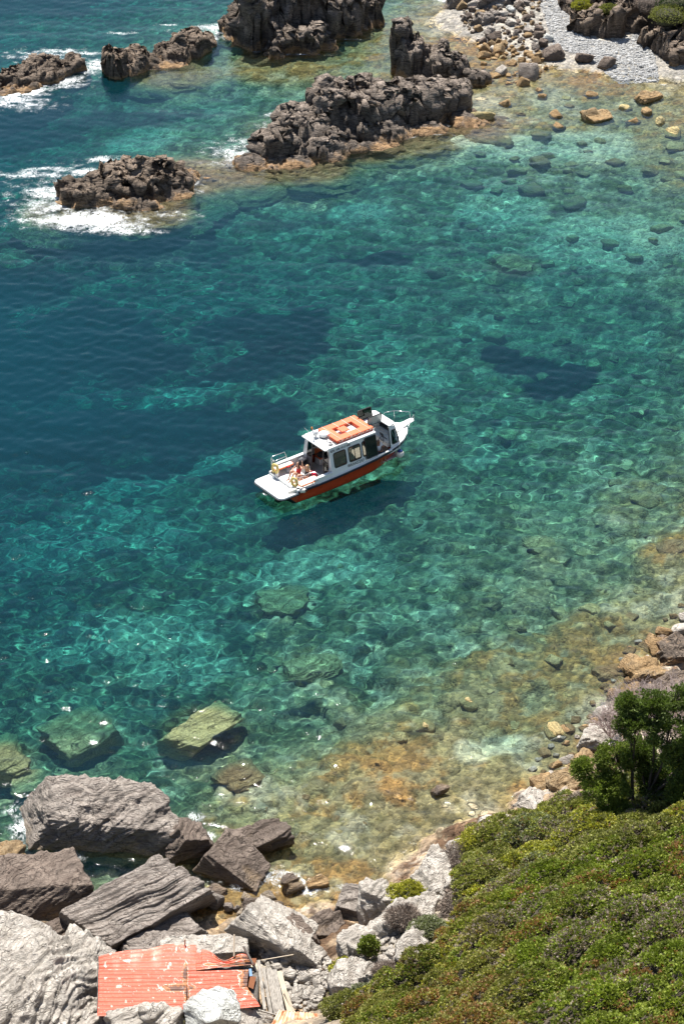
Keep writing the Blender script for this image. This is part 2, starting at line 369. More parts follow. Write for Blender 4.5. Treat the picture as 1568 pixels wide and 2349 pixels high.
for k, (px, py, z, rx, ry, rot) in enumerate([(1210,855,-4.4,2.0,1.3,.2),(1300,880,-4.4,1.9,1.8,-.1),(1255,905,-4.4,1.6,1.4,0),(1150,830,-4.4,1.1,.9,0),
    (620,790,-7,6,3.2,.1),(680,840,-7,3.6,3.5,0),(330,870,-8.5,3.4,4.2,.1),(560,890,-7,4,2.6,.2),(200,800,-9,4.5,4,0),(60,740,-10,6,3,0),(60,900,-11,8,5,0),(230,1050,-9,6.5,4.0,.1),(480,1020,-7,5,3.2,.1),(330,1120,-8,5,2.0,.1),
    (60,1080,-11,5,4,0),(560,1120,-6,2.6,2.2,.3),(640,1010,-5.5,2.4,3,0),(850,620,-5,3.2,1.2,0),(100,20,-8,7,6,0),(300,300,-6,6,2,.1),(50,350,-8,6,3,0),(400,600,-6,5,3,0),(180,670,-8,4,2,0),(520,470,-4,3.5,1.5,.1)]):
    dens = .97 if k < 4 else .93 if k < 18 else .7
    weed = np.maximum(weed, (sm(blob(px, py, z, rx, ry, rot, seed=k * .7, wob=.35 if k < 4 else .75), .1, .5) if k < 4 else sm(blob(px, py, z, rx * .78, ry * .78, rot, seed=k * .7, wob=.75), .05, .7)) * dens)
colr = lerp(colr, (.012, .02, .022), np.clip(weed, 0, 1))
sand = np.zeros(GX.shape)
for k, (px, py, z, rx, ry, rot) in enumerate([(420,925,-6,3.0,1.2,.35),(330,335,-4.2,2.8,2.6,.2),(420,1560,-4.3,2.8,1.4,.3),(250,1500,-5,4.5,2,0),(500,1100,-7,1.6,1.0,.2),(1090,330,-1.8,2.4,2.6,.5),(1200,345,-1.6,3.4,2.4,.2),(1350,340,-1.3,4,3,.2),(820,500,-4,2,1.5,0),(1150,480,-2.6,3,3,0),(1400,560,-3,5,4,0),
    (1080,1740,-1.0,.8,.9,.3),(1150,1720,-1.1,1.1,.8,.2),(230,1250,-6.5,5,2,0),(300,1170,-8,2.4,1.2,0),(700,1330,-4,3,1.5,.2),(930,900,-5,3,2,0),(80,1310,-7,4,2,0)]):
    sand = np.maximum(sand, blob(px, py, z, rx, ry, rot, seed=40 + k))
colr = lerp(colr, (.70, .68, .52), sand * .8)
colr = lerp(colr, np.array([.40, .38, .355]) , sm(GH, -.05, .15) * (GY > 100))
ls = sm(GH, -.02, .2) * (GY < 100)
colr = lerp(colr, np.array([.40, .30, .21]), ls); colr = lerp(colr, np.array([.52, .46, .40]), ls * sm(n2 + .6 * n1, .0, .25)); colr = lerp(colr, np.array([.14, .09, .06]), ls * sm(n2 - n1, .15, .4))
colr = lerp(colr, (.34, .30, .25), sm(GH, 1.2, 1.8) * (GY < 75) * (.6 + .4 * sm(n2, -.2, .3)))
colr *= (1 + .25 * n2)[..., None]
gm = np_mesh('ground', np.stack([GX, GY, GH], -1).reshape(-1, 3), grid_faces(*GX.shape))
set_attr(gm, 'own_colour', colr.reshape(-1, 3))
m, nt, b = newmat('ground')
a_ = nd(nt, 'ShaderNodeAttribute', attribute_name='own_colour').outputs[0]
P = pos(nt)
v = nd(nt, 'ShaderNodeTexVoronoi', Scale=5.5); nt.links.new(P, v.inputs[0])
v2 = nd(nt, 'ShaderNodeTexVoronoi', Scale=2.1); nt.links.new(P, v2.inputs[0])
a_ = mix(nt, .7, a_, mix(nt, 1.0, a_, ramp(nt, v2.outputs['Color'], [(0, (.35, .36, .3)), (.35, (.8, .8, .8)), (.7, (1.1, 1.08, 1.0)), (1, (1.7, 1.6, 1.4))]), 'MULTIPLY'))
c = mix(nt, .75, a_, mix(nt, 1.0, a_, ramp(nt, v.outputs['Color'], [(0, (.35, .33, .3)), (.5, (1, 1, 1)), (1, (1.6, 1.5, 1.35))]), 'MULTIPLY'))
c = mix(nt, mapr(nt, noise(nt, P, 14, 5, .7), .3, .7, 0, .6), c, mix(nt, 1.0, c, (.5, .48, .45), 'MULTIPLY'))
nt.links.new(c, b.inputs['Base Color']); b.inputs['Roughness'].default_value = .95; b.inputs['Specular IOR Level'].default_value = .1
bump(nt, math_(nt, 'ADD', math_(nt, 'MULTIPLY', math_(nt, 'ADD', v.outputs['Distance'], math_(nt, 'MULTIPLY', v2.outputs['Distance'], 2.0)), -1.0), noise(nt, P, 12, 4)), b, .8, .12)
ground = tag(link('seabed_and_shore', gm, m), kind='structure')
def ground_z(x, y):
    h = base_h(np.array([x]), np.array([y])); nz, _, _ = seafloor_noise(np.array([x]), np.array([y]), h)
    return float((h + nz)[0])
# the bed goes on beyond the measured part
mb = MB()
for (a, b2, c2, d2) in ((-900, -60, -200, 1500), (60, 900, -200, 1500), (-60, 60, 225, 1500)):
    mb.poly([(a, c2, -12.5), (b2, c2, -12.5), (b2, d2, -12.5), (a, d2, -12.5)], (0, 0, -.5))
tag(mb.build('deep_seabed', paint('deep_bed', (.08, .09, .06), .9)), kind='structure')

# ------------------------------------------------------------------ water
WX, WY = sheet(37, 226, .00175, 440)
rw = np.random.default_rng(5); WZ = np.zeros(WX.shape)
for i in range(64):
    lam = rw.choice([.55, .65, .8, 1.0, 1.5, 3.0]) * rw.uniform(.85, 1.15); th = rw.normal(R(98), .62)
    WZ += (.0035 if lam < 1.2 else .0022) * lam * np.sin(2 * math.pi / lam * (math.cos(th) * WX + math.sin(th) * WY) + rw.uniform(0, 6.28))
nearw = sm(-WY, -105, -75)
for i in range(34):
    lam = rw.uniform(.38, .62); th = rw.normal(R(95), .8)
    WZ += nearw * .0030 * lam * np.sin(2 * math.pi / lam * (math.cos(th) * WX + math.sin(th) * WY) + rw.uniform(0, 6.28))
calm = .75 + .45 * fbm(xy3(WX * .07, WY * .07), 2, 60)
WZ *= calm
WZ += .10 * fbm(xy3(WX * .16, WY * .3), 2, 62) * sm(WY, 100, 140)
wd = base_h(WX, WY)
wdn, _, _ = seafloor_noise(WX, WY, wd)
WD = np.clip(-(wd + wdn * .6), 0, 12)
for (px, py, r_, td) in [(468,1675,1.9,.55),(552,1790,1.1,.5),(185,1690,1.8,1.5),(12,1750,1.5,.8),(650,1385,1.6,1.9),(1178,610,1.8,2.2),(1142,1520,.8,.9),(1240,1255,1.0,1.3),(720,1535,1.6,1.5),(560,385,3.6,.5),(1085,272,4.2,.35),(440,402,3.6,.45),(320,482,4.0,.5),(150,478,3.4,.8),(700,380,3.5,.6),(960,310,4,.6),(400,165,4,.8),(850,330,3.5,.6),(640,150,4.5,.7)]:
    q_ = np.hypot(WX - at(px, py)[0], WY - at(px, py)[1]) / r_
    WD = np.where(q_ < 1.3, np.minimum(WD, td + (WD - td) * sm(q_, .75, 1.3)), WD)
SIG = np.array([.29, .068, .056])
tint = np.exp(-SIG[None, None] * (WD * 1.17)[..., None])
foam = np.zeros(WX.shape)
for k, (px, py, rx, ry, st_) in enumerate([(150,420,5,5,.47),(100,450,6,6,.40),(60,190,6,5,.45),(220,480,7,3,.47),(560,350,3.5,4,.62),(480,75,4,2.5,.6),(900,300,5,1.8,.6),(110,125,5,2.5,.55),(60,205,2.4,2.6,1.0),(20,225,2.0,3,.8),(130,185,3.2,2.2,.8),(190,160,1.6,1.4,.7),(90,135,1.8,1.2,.85),(140,118,2.6,1.0,.7),(200,120,1.6,.8,.6),(225,150,1.4,2.4,.8),(60,240,3.4,2.5,.55),
    (500,62,2.2,1.2,.9),(480,90,1.0,1.2,.8),(590,118,.9,.5,.6),(280,75,1.8,.6,.6),(380,55,1.4,.5,.6),
    (130,440,2.8,1.6,.9),(200,505,4.2,1.9,1.0),(260,520,3.2,1.6,.8),(110,470,2.6,3.0,.65),(60,400,2.6,1.0,.7),(110,385,2.4,.6,.6),(200,395,2.2,1.0,.85),(250,365,2.4,.9,.7),(60,490,2.2,3,.5),(330,525,2.4,1.8,.5),(400,490,2.4,1.2,.45),(430,430,1.4,2.0,.55),(300,385,1.2,.8,.6),
    (560,360,1.6,1.4,.95),(530,345,1.3,1.2,.7),(620,265,1,1.2,.5),(600,290,.8,1.6,.5),(860,305,5.0,.7,.9),(930,290,3.0,1.2,1.0),(720,345,4.0,.5,.8),(1010,275,2.0,.8,.6),(600,375,1.4,.8,.7),
    (700,125,3,.35,.7),(800,90,1.5,.3,.6),(1420,190,4.5,.5,.42),(1540,195,3.5,.5,.42),(1100,15,1.2,1,.5),(1020,0,2,1,.6),
    (150,1935,1.7,1.4,.62),(260,1935,1.7,.8,.52),(60,1900,.8,1.2,.6),(40,1860,.9,1.4,.45),(445,1880,.5,.7,.75),(470,1925,.5,.6,.7),(640,2010,1.2,.7,.7),(700,2040,1.5,.5,.6),(560,2030,.8,.5,.6),(90,2010,.5,.5,.5),(800,2040,1.2,.4,.5),(330,2060,.6,.8,.4)]):
    foam = np.maximum(foam, st_ * np.clip(1.25 - np.hypot((WX - at(px, py)[0]) / rx, (WY - at(px, py)[1]) / ry), 0, 1) ** .7)
wm = np_mesh('water', np.stack([WX, WY, WZ], -1).reshape(-1, 3), grid_faces(*WX.shape))
set_attr(wm, 'depth_tint', tint.reshape(-1, 3)); set_attr(wm, 'foam', foam.reshape(-1))
def water_mat(flat=None):
    m = bpy.data.materials.new('sea_water'); m.use_nodes = True; nt = m.node_tree; nt.nodes.clear()
    out = nt.nodes.new('ShaderNodeOutputMaterial')
    rf = nd(nt, 'ShaderNodeBsdfRefraction', IOR=1.333, Roughness=0.0)
    if flat is None: nt.links.new(nd(nt, 'ShaderNodeAttribute', attribute_name='depth_tint').outputs[0], rf.inputs['Color'])
    else: rf.inputs['Color'].default_value = (*flat, 1)
    gl = nd(nt, 'ShaderNodeBsdfGlossy', Roughness=.03); gl.inputs['Color'].default_value = (1, 1, 1, 1)
    P = pos(nt)
    bp = nd(nt, 'ShaderNodeBump', Strength=.6, Distance=.015)
    mp = nd(nt, 'ShaderNodeMapping'); mp.inputs['Scale'].default_value = (1, 1.5, 1); nt.links.new(P, mp.inputs[0])
    nt.links.new(noise(nt, mp.outputs[0], 8.0, 4, .6, .3), bp.inputs['Height']); nt.links.new(bp.outputs[0], gl.inputs['Normal'])
    fr = nd(nt, 'ShaderNodeFresnel', IOR=1.333)
    ms = nt.nodes.new('ShaderNodeMixShader'); nt.links.new(fr.outputs[0], ms.inputs[0]); nt.links.new(rf.outputs[0], ms.inputs[1]); nt.links.new(gl.outputs[0], ms.inputs[2])
    if flat is None:
        fa = nd(nt, 'ShaderNodeAttribute', attribute_name='foam').outputs['Fac']
        mp2 = nd(nt, 'ShaderNodeMapping'); mp2.inputs['Scale'].default_value = (1, .7, 1); mp2.inputs['Rotation'].default_value = (0, 0, .3); nt.links.new(P, mp2.inputs[0])
        n_a = noise(nt, mp2.outputs[0], 3.2, 7, .70, 1.8)
        lace = math_(nt, 'SUBTRACT', 1.0, math_(nt, 'MULTIPLY', math_(nt, 'ABSOLUTE', math_(nt, 'SUBTRACT', n_a, .5)), 7.0))
        n_b = noise(nt, P, 1.0, 3, .6)
        th = math_(nt, 'ADD', math_(nt, 'MULTIPLY', fa, 1.12), math_(nt, 'MULTIPLY', math_(nt, 'SUBTRACT', n_b, .5), 1.6))
        f_ = math_(nt, 'MULTIPLY', mapr(nt, math_(nt, 'ADD', math_(nt, 'MULTIPLY', lace, .95), th), 1.28, 1.85), mapr(nt, fa, .02, .2))
        # light the water itself scatters back: its own blue, stronger the deeper it is
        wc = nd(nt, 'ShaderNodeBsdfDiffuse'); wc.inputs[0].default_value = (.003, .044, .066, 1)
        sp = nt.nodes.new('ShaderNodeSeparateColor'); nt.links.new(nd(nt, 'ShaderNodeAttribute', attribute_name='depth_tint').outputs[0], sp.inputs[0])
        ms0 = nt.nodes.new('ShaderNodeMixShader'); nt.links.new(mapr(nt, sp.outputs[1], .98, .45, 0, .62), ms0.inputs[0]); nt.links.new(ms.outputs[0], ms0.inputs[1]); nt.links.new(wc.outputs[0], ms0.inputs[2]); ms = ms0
        df = nd(nt, 'ShaderNodeBsdfDiffuse'); df.inputs[0].default_value = (.82, .84, .84, 1)
        ms2 = nt.nodes.new('ShaderNodeMixShader'); nt.links.new(f_, ms2.inputs[0]); nt.links.new(ms.outputs[0], ms2.inputs[1]); nt.links.new(df.outputs[0], ms2.inputs[2])
        ms = ms2
    nt.links.new(ms.outputs[0], out.inputs[0])
    return m
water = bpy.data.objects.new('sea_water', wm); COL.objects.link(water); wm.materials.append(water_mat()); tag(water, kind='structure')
water.cycles.is_caustics_caster = True
mb = MB()
for (a, b2, c2, d2) in ((-900, -54, -100, 1500), (54, 900, -100, 1500), (-54, 54, 226.5, 1500)):
    mb.bm.faces.new([mb.bm.verts.new(p) for p in ((a, c2, 0), (b2, c2, 0), (b2, d2, 0), (a, d2, 0))])
far = mb.build('open_sea_water', water_mat((.01, .25, .28))); tag(far, kind='structure')

# ------------------------------------------------------------------ rocks
ICO = {}
def ico(s):
    if s not in ICO:
        bm = bmesh.new(); bmesh.ops.create_icosphere(bm, subdivisions=s, radius=1)
        bm.verts.ensure_lookup_table()
        ICO[s] = (np.array([v.co[:] for v in bm.verts]), np.array([[v.index for v in f.verts] for f in bm.faces])); bm.free()
    return ICO[s]
def rot_m(rx, ry, rz): return np.array(Euler((rx, ry, rz)).to_matrix())
def rock_shape(sub, dims, rot=(0, 0, 0), seed=0, planes=13, strata=(-.4, .5, .75), amp=.12, freq=1.0, rough=.06, box=.6, blocky=False):
    D, Fc = ico(sub); r = np.random.default_rng(seed + 100)
    N = r.normal(size=(planes, 3)); N /= np.linalg.norm(N, axis=1)[:, None]
    N = np.concatenate([N, [[0, 0, 1], [0, 0, -1], [1, 0, 0], [-1, 0, 0], [0, 1, 0], [0, -1, 0]]]); dd = np.concatenate([r.uniform(.8, 1.12, planes), np.full(6, box + .25)])
    if blocky:
        N = np.concatenate([r.normal(0, .16, (6, 3)) + N[-6:], N[:4]]); N /= np.linalg.norm(N, axis=1)[:, None]; dd = np.concatenate([r.uniform(.74, .86, 6), r.uniform(1.0, 1.15, 4)])
    dots = D @ N.T; rad = np.min(np.where(dots > .05, dd / np.maximum(dots, .05), 9), axis=1)
    P = D * np.minimum(rad, 1.4)[:, None] * np.array(dims) * .5 / .85
    Rm = rot_m(*rot); P = P @ Rm.T; O = D @ Rm.T
    s = np.array(strata, float); s /= np.linalg.norm(s)
    a = np.cross(s, [0, 0, 1.0]); a /= np.linalg.norm(a); b_ = np.cross(s, a)
    wv = .5 * fbm(P * .5, 3, seed)
    t = P @ s + wv
    Q = np.stack([P @ a * .35, P @ b_ * .35, t * 2.6 * freq], -1)
    st = np.clip(vn(Q, seed) * 2.2, -1, 1) * .6 + np.clip(vn(Q * np.array([1.6, 1.6, 2.7]), seed + 3) * 1.6, -1, 1) * .5 + np.clip(vn(Q * np.array([2.6, 2.6, 6.5]), seed + 4) * 1.6, -1, 1) * .28
    d = amp * 1.25 * st + rough * 2.2 * fbm(P * 1.1, 4, seed + 9) + rough * 1.1 * ridged(P * 2.4, 4, seed + 5)
    return P + O * d[:, None], Fc
def shade_rock(me, ang=38):
    me.shade_smooth()
def boulder(name, label, cat, px, py, wpx, ly, lz, zc, mat, rot=(0, 0, 0), sub=6, seed=1, group=None, c=None, under=False, **kw):
    p = (bed(px, py, zc) if under else at(px, py, zc)) if c is None else np.array(c)
    lx = wpx / ppm(py)
    V, Fc = rock_shape(sub, (lx, ly, lz), rot, seed, **kw)
    me = np_mesh(name, V, Fc, smooth=(sub >= 6)); o = link(name, me, M[mat]); o.location = p
    return tag(o, label, cat, group)
def island(name, label, lumps, mat, res=.12, strata=(.25, -.3, .9), amp=.28, freq=.8, seed=0, base=-2.6, drop=0):
    L = []
    rr = random.Random(seed)
    for (px, py, rx, ry, h, rz) in lumps:
        h = h * (.61 if h > .5 and mat != "pale" else 1)
        p = bed(px, py, 0); L.append((p[0], p[1], rx, ry, h, rz))
        if h > .5:
            for _ in range(4):
                a = rr.uniform(0, 6.28); L.append((p[0] + rx * .55 * math.cos(a), p[1] + ry * .55 * math.sin(a), rx * rr.uniform(.3, .5), ry * rr.uniform(.3, .5), h * rr.uniform(.7, 1.12), rr.uniform(0, 3)))
    x0 = min(l[0] - max(l[2], l[3]) * 1.3 for l in L); x1 = max(l[0] + max(l[2], l[3]) * 1.3 for l in L)
    y0 = min(l[1] - max(l[2], l[3]) * 1.3 for l in L); y1 = max(l[1] + max(l[2], l[3]) * 1.3 for l in L)
    X, Y = np.meshgrid(np.arange(x0, x1, res), np.arange(y0, y1, res))
    wx = .38 * fbm(xy3(X * .5, Y * .5), 4, seed + 1); wy = .38 * fbm(xy3(X * .5, Y * .5), 4, seed + 2)
    H = np.full(X.shape, base)
    for k, (cx, cy, rx, ry, h, rz) in enumerate(L):
        ca, sa = math.cos(rz), math.sin(rz); dx, dy = X + wx - cx, Y + wy - cy
        ax, ay = (dx * ca + dy * sa) / rx, (-dx * sa + dy * ca) / ry; q = np.hypot(ax, ay)
        if h > .5:
            a0 = rr.uniform(0, 1.2); q = .25 * q + .75 * np.max([(ax * math.cos(a0 + t_ * 1.15 + rr.uniform(-.2, .2)) + ay * math.sin(a0 + t_ * 1.15)) / rr.uniform(.82, 1.1) for t_ in range(6)], axis=0)
            q = np.maximum(q, 0); tx, ty = rr.gauss(0, .32), rr.gauss(.12, .25)
            f = base + (h - base) * np.clip((1 - q ** 1.5) * 1.9, 0, None) ** .8; f = np.minimum(f, h * (1 + tx * ax + ty * ay)); f = np.where(q < 1, f, base); H = np.maximum(H, f); continue
        f = base + (h - base) * np.clip(1 - q ** (2.0 if h > .5 else 2.6), 0, 1) ** (.72 if h > .5 else .9)
        H = np.maximum(H, f)
    up = np.clip(H / 1.0, 0, 1)
    H = H + up * ridged(xy3(X * .75 + .3 * Y, Y * .75 - .2 * X), 5, seed + 4) * np.clip(H, 0.1, 2.0) * .26 + .42 * ridged(xy3(X * 1.3, Y * 1.3), 5, seed + 6) * np.clip(H + 1.2, 0, 1)
    P = np.stack([X, Y, H], -1)
    gy_, gx_ = np.gradient(H, res); N = np.stack([-gx_, -gy_, np.ones_like(H) * .6], -1); N /= np.linalg.norm(N, axis=-1, keepdims=True)
    s = np.array(strata, float); s /= np.linalg.norm(s)
    a = np.cross(s, [0, 0, 1.0]); a /= np.linalg.norm(a); b_ = np.cross(s, a)
    t = P @ s + .6 * fbm(P * .35, 3, seed)
    Q = np.stack([P @ a * .4, P @ b_ * .4, t * 2.4 * freq], -1)
    st = np.clip(vn(Q, seed) * 2.4, -1, 1) + .8 * np.clip(vn(Q * np.array([1.8, 1.8, 2.6]), seed + 3) * 1.8, -1, 1) + .55 * ridged(P * 1.9, 4, seed + 8) + .4 * np.clip(vn(Q * np.array([3, 3, 6]), seed + 2) * 1.6, -1, 1)
    P = P + N * (st * amp * 1.2 * (.4 + .6 * up))[..., None]
    Fc = grid_faces(*X.shape)
    keep = H.ravel()[Fc].max(1) > base + .05
    me = np_mesh(name, P.reshape(-1, 3), Fc[keep]); o = link(name, me, M[mat])
    return tag(o, label, 'rock')
island('sea_rock', 'long jagged black rock ridge with white surf at its foot, in the far water',
    [(640,352,2.4,2.0,1.5,0),(700,325,2.6,3.4,2.9,.2),(770,302,2.6,3.2,3.9,0),(835,290,2.4,3.0,3.5,0),(900,275,2.4,3.2,3.1,0),(965,262,2.4,3,2.9,0),(1030,246,2.0,2.8,2.2,0),(720,350,3.2,2.4,1.2,.2),(850,315,4,2.0,.9,.2),
     (570,378,2.4,2.6,.12,0),(680,375,4.5,1.8,.12,.1),(820,340,5.0,1.6,.14,.15),(960,302,4,2.2,.16,.25),(1060,270,2.6,3.5,.12,.2),(620,330,2.0,3.0,.1,0),(560,385,4.2,4.6,-.45,0),(1085,272,4.6,6.0,-.3,0),(700,380,5,3,-.5,.1),(850,335,5,2.6,-.5,.2),(960,312,4.6,3,-.5,.2)], 'dark', .115, (.3, -.45, .8), .34, .8, 3)
island('sea_rock', 'low rugged black and ochre islet ringed with foam, standing alone on the left',
    [(200,452,2.1,2.3,1.0,0),(268,432,1.2,1.6,2.3,0),(305,440,2.2,2.4,2.2,0),(355,436,1.9,2.4,1.6,0),(400,428,1.5,2.2,.9,0),(240,465,2.6,1.4,.6,0),(300,470,4.4,1.7,.15,0),(180,462,2.4,2.4,.15,0),(430,405,2.0,4.2,.08,.0),(400,445,2.4,2.4,.1,0),(440,402,4.2,6.5,-.4,0),(320,480,5.0,2.8,-.45,0),(150,478,4.2,4.2,-.7,0)], 'tan', .1, (.2, -.5, .8), .30, .9, 11)
island('sea_rock', 'huge dark crag with pale top and deep shade, cut by the upper edge',
    [(590,92,2.4,3.0,6.2,0),(640,80,2.6,3.4,6.6,0),(700,72,3.0,3.6,6.0,0),(760,62,3.0,3.6,4.4,0),(815,48,2.4,3.0,2.8,0),(625,128,1.2,1.4,1.0,0),(700,110,3.0,1.8,1.6,0),(620,128,3,1.4,.15,0),(780,75,3.5,2.5,.6,0)], 'dark', .125, (-.5, -.4, .75), .42, .7, 21)
island('sea_rock', 'pointed grey stack with a tall spur at its left end, behind the long ridge',
    [(925,160,1.0,1.5,5.0,0),(950,172,1.7,1.8,3.6,0),(1000,178,1.9,1.9,2.9,0),(1040,182,1.5,1.6,2.0,0),(985,195,3,1.2,.3,0)], 'dark', .1, (.7, -.3, .6), .24, .9, 31)
island('sea_rock', 'small dark jagged reef trailing off to the right of the pointed stack',
    [(1085,192,1.2,1.0,.9,0),(1112,186,1.0,.9,.6,0)], 'dark', .1, (.3, -.3, .9), .2, .9, 33)
island('sea_rock', 'narrow reef with a black knob at its left end and tan blocks, upper left',
    [(272,168,1.2,1.8,2.3,0),(305,160,1.5,2.0,1.4,0),(345,148,1.7,2.4,.8,0),(400,130,1.7,2.6,1.1,0),(440,116,1.6,2.6,1.3,0),(475,100,1.2,2.2,.8,0),(380,150,4,2.2,.12,.3),(400,162,5,3.4,-.6,.3)], 'tan', .1, (.4, -.3, .8), .26, .9, 41)
island('sea_rock', 'flat brown reef washed by surf, cut by the left edge',
    [(-20,212,3,2.6,.6,0),(50,186,2.6,2.8,.9,0),(105,172,2.2,2.6,1.0,0),(155,162,1.7,2.2,1.0,0),(40,205,4.4,2.0,.14,.2)], 'tan', .1, (-.5, .1, .8), .22, 1.0, 51)
island('sea_rock', 'small brown rock between the reef and the huge crag',
    [(535,72,1.1,2.2,1.3,0),(528,82,1.4,2.0,.15,0)], 'tan', .1, (.4, -.3, .8), .2, .9, 61)
island('shore_rock', 'grey layered outcrop at the head of the stony shore, upper right of centre',
    [(1065,18,2.4,3.0,1.7,0),(1120,20,3.2,3.4,2.4,0),(1100,60,2.2,1.8,.9,0),(1175,12,3,3,2.2,0)], 'grey', .12, (-.5, .3, .7), .26, .9, 71)
island('shore_rock', 'broad brown outcrop with green tufts rising behind the pebble beach',
    [(1345,84,1.6,2.4,2.0,0),(1390,80,2.2,2.8,2.7,0),(1440,72,2.4,3.0,3.6,0),(1490,66,2.4,3.2,4.4,0),(1330,40,2.0,2.6,2.2,0),(1420,45,3,4,3.6,0),(1560,45,3,4,5,0),(1500,30,3.5,4,5,0)], 'tan', .12, (-.55, .2, .75), .3, .9, 81)
island('shore_rock', 'reddish brown jagged outcrop at the right end of the pebble beach',
    [(1500,112,1.6,2.2,1.8,0),(1535,128,1.6,2.4,2.3,0),(1562,142,1.4,2.2,1.7,0),(1575,110,2.4,3.5,3.6,0)], 'tan', .11, (-.6, .3, .7), .3, .9, 91)
# ---- the big boulders by the hut
boulder('boulder', 'biggest grey boulder standing in the water, with pale top and dark face', 'boulder', 240, 1884, 345, 2.5, 2.1, .45, 'grey', (.12, .03, -.06), 7, 4, strata=(-.5, .2, .8), amp=.09, rough=.10, blocky=True)
boulder('boulder', 'small black-brown boulder touching the right end of the biggest boulder', 'boulder', 425, 1935, 105, 1.6, 1.9, .2, 'brown', (.1, .3, .4), 6, 8, strata=(-.5, .2, .8), amp=.10)
boulder('boulder', 'brown wedge-shaped boulder with a steep right side, in shallow water', 'boulder', 540, 1985, 140, 1.9, .95, .12, 'brown', (.0, .28, -.5), 6, 15, strata=(.55, .35, .7), amp=.06, blocky=True)
boulder('boulder', 'dark brown split boulder farthest out behind the wedge-shaped one', 'boulder', 600, 1925, 120, 1.3, 1.0, .15, 'brown', (.1, -.12, .35), 6, 23, strata=(-.35, .25, .9), amp=.09, blocky=True)
boulder('boulder', 'long pale layered slab boulder slanting up to the right behind the hut', 'boulder', 318, 2085, 300, 2.3, 2.0, .75, 'slab', (.20, -.10, .55), 7, 31, strata=(-.40, .60, .60), amp=.085, freq=1.9, rough=.05, blocky=True)
boulder('boulder', 'flat dark brown boulder at the left edge', 'boulder', 92, 2045, 230, 2.4, 1.7, .35, 'brown', (.05, .05, .3), 6, 37, strata=(-.5, .5, .8), amp=.08, blocky=True)
boulder('boulder', 'ochre rounded boulder half awash at the left edge above the flat one', 'boulder', 15, 1985, 95, 1.4, 1.3, .05, 'ochre', (.2, .1, .6), 5, 41)
boulder('boulder', 'dark layered ledge under the long slab boulder', 'boulder', 390, 2150, 150, 1.6, 1.0, .45, 'slab', (.0, -.1, .4), 6, 47, strata=(-.3, .5, .8), amp=.08, freq=2.0, blocky=True)
boulder('boulder', 'low dark ledge between the long slab boulder and the hut roof', 'boulder', 345, 2178, 110, 1.2, .7, .7, 'slab', (.0, -.05, .25), 6, 49, strata=(-.1, .3, .9), amp=.06, freq=2.0, blocky=True)
boulder('boulder', 'small brown angular rock left of the foot of the long slab boulder', 'boulder', 130, 2140, 70, .9, .8, .5, 'brown', (.3, .2, .5), 5, 53)
boulder('boulder', 'small dark rock in the gap left of the hut', 'boulder', 215, 2135, 55, .8, .6, .5, 'brown', (.3, .4, .1), 5, 54)
boulder('boulder', 'pale cream block with a ribbed face behind the right end of the hut', 'boulder', 620, 2140, 165, 1.8, 1.7, 1.0, 'pale', (-.1, .22, -.5), 6, 59, strata=(.55, .3, .35), amp=.06, freq=1.6, blocky=True)
boulder('boulder', 'brown ribbed block leaning on the pale cream block from the right', 'boulder', 680, 2158, 90, 1.3, 1.1, .9, 'brown', (.1, .3, -.6), 6, 60, strata=(.6, .3, .4), amp=.06, freq=1.6)
boulder('boulder', 'dark rock peak awash above the pale cream block', 'boulder', 590, 2085, 70, 1.0, .9, .2, 'brown', (.3, .1, .2), 5, 61)
boulder('boulder', 'grey layered boulder in the shallows at the foot of the pale cliff', 'boulder', 818, 2080, 82, 1.2, .9, .4, 'grey', (.1, .12, -.25), 6, 67, strata=(.1, -.55, .8), amp=.06, freq=1.8, blocky=True)
boulder('boulder', 'dark weedy rock lying between the cream block and the pale cliff', 'boulder', 750, 2135, 85, 1.2, .8, .25, 'brown', (.1, .2, .2), 5, 68)
boulder('boulder', 'grey ribbed slab leaning over the rubble to the right of the hut', 'boulder', 698, 2188, 85, .9, 1.0, 1.1, 'pale', (.2, .5, -.4), 6, 71, strata=(.7, .3, .2), amp=.05, freq=1.8, blocky=True)
boulder('boulder', 'slim dark rock awash right of the wedge-shaped boulder', 'boulder', 668, 2028, 40, .5, .5, .1, 'brown', (.2, .1, .3), 4, 73)
boulder('boulder', 'little rounded weedy rock awash in the gravelly shallows', 'boulder', 725, 2030, 50, .5, .5, .0, 'ochre', (.2, .1, .3), 4, 74)
# ---- pale cliff mass left of the hut and round it
boulder('rock_mass', 'big pale ribbed rock mass filling the lower left corner', 'rock', 60, 2330, 330, 5.2, 4.2, .9, 'pale', (.1, .05, -.25), 7, 83, strata=(.82, -.5, .25), amp=.13, freq=1.3, rough=.09)
boulder('rock_mass', 'smooth pale rock hump with fine cracks above the ribbed mass at the left edge', 'rock', 45, 2185, 200, 2.2, 1.9, 1.2, 'pale', (.1, .0, -.2), 6, 88, strata=(.3, -.7, .6), amp=.06, freq=1.0, rough=.08)
boulder('rock_mass', 'narrow pale rock rib standing against the left end of the hut roof', 'rock', 196, 2235, 120, 2.8, 2.4, .7, 'pale', (.05, .1, .1), 6, 93, strata=(.9, -.3, .2), amp=.1, freq=1.4, rough=.07)
boulder('rock_mass', 'pale ledge behind the top edge of the hut roof', 'rock', 470, 2185, 190, 1.2, 1.0, 1.15, 'pale', (.0, .0, .1), 6, 97, strata=(.6, -.3, .7), amp=.05, freq=1.4)
boulder('boulder', 'white green-veined boulder in front of the hut roof', 'boulder', 485, 2338, 118, 1.5, 1.6, 2.2, 'marble', (.1, .0, .2), 6, 101, strata=(.7, .5, .4), amp=.05, freq=1.3, rough=.05)
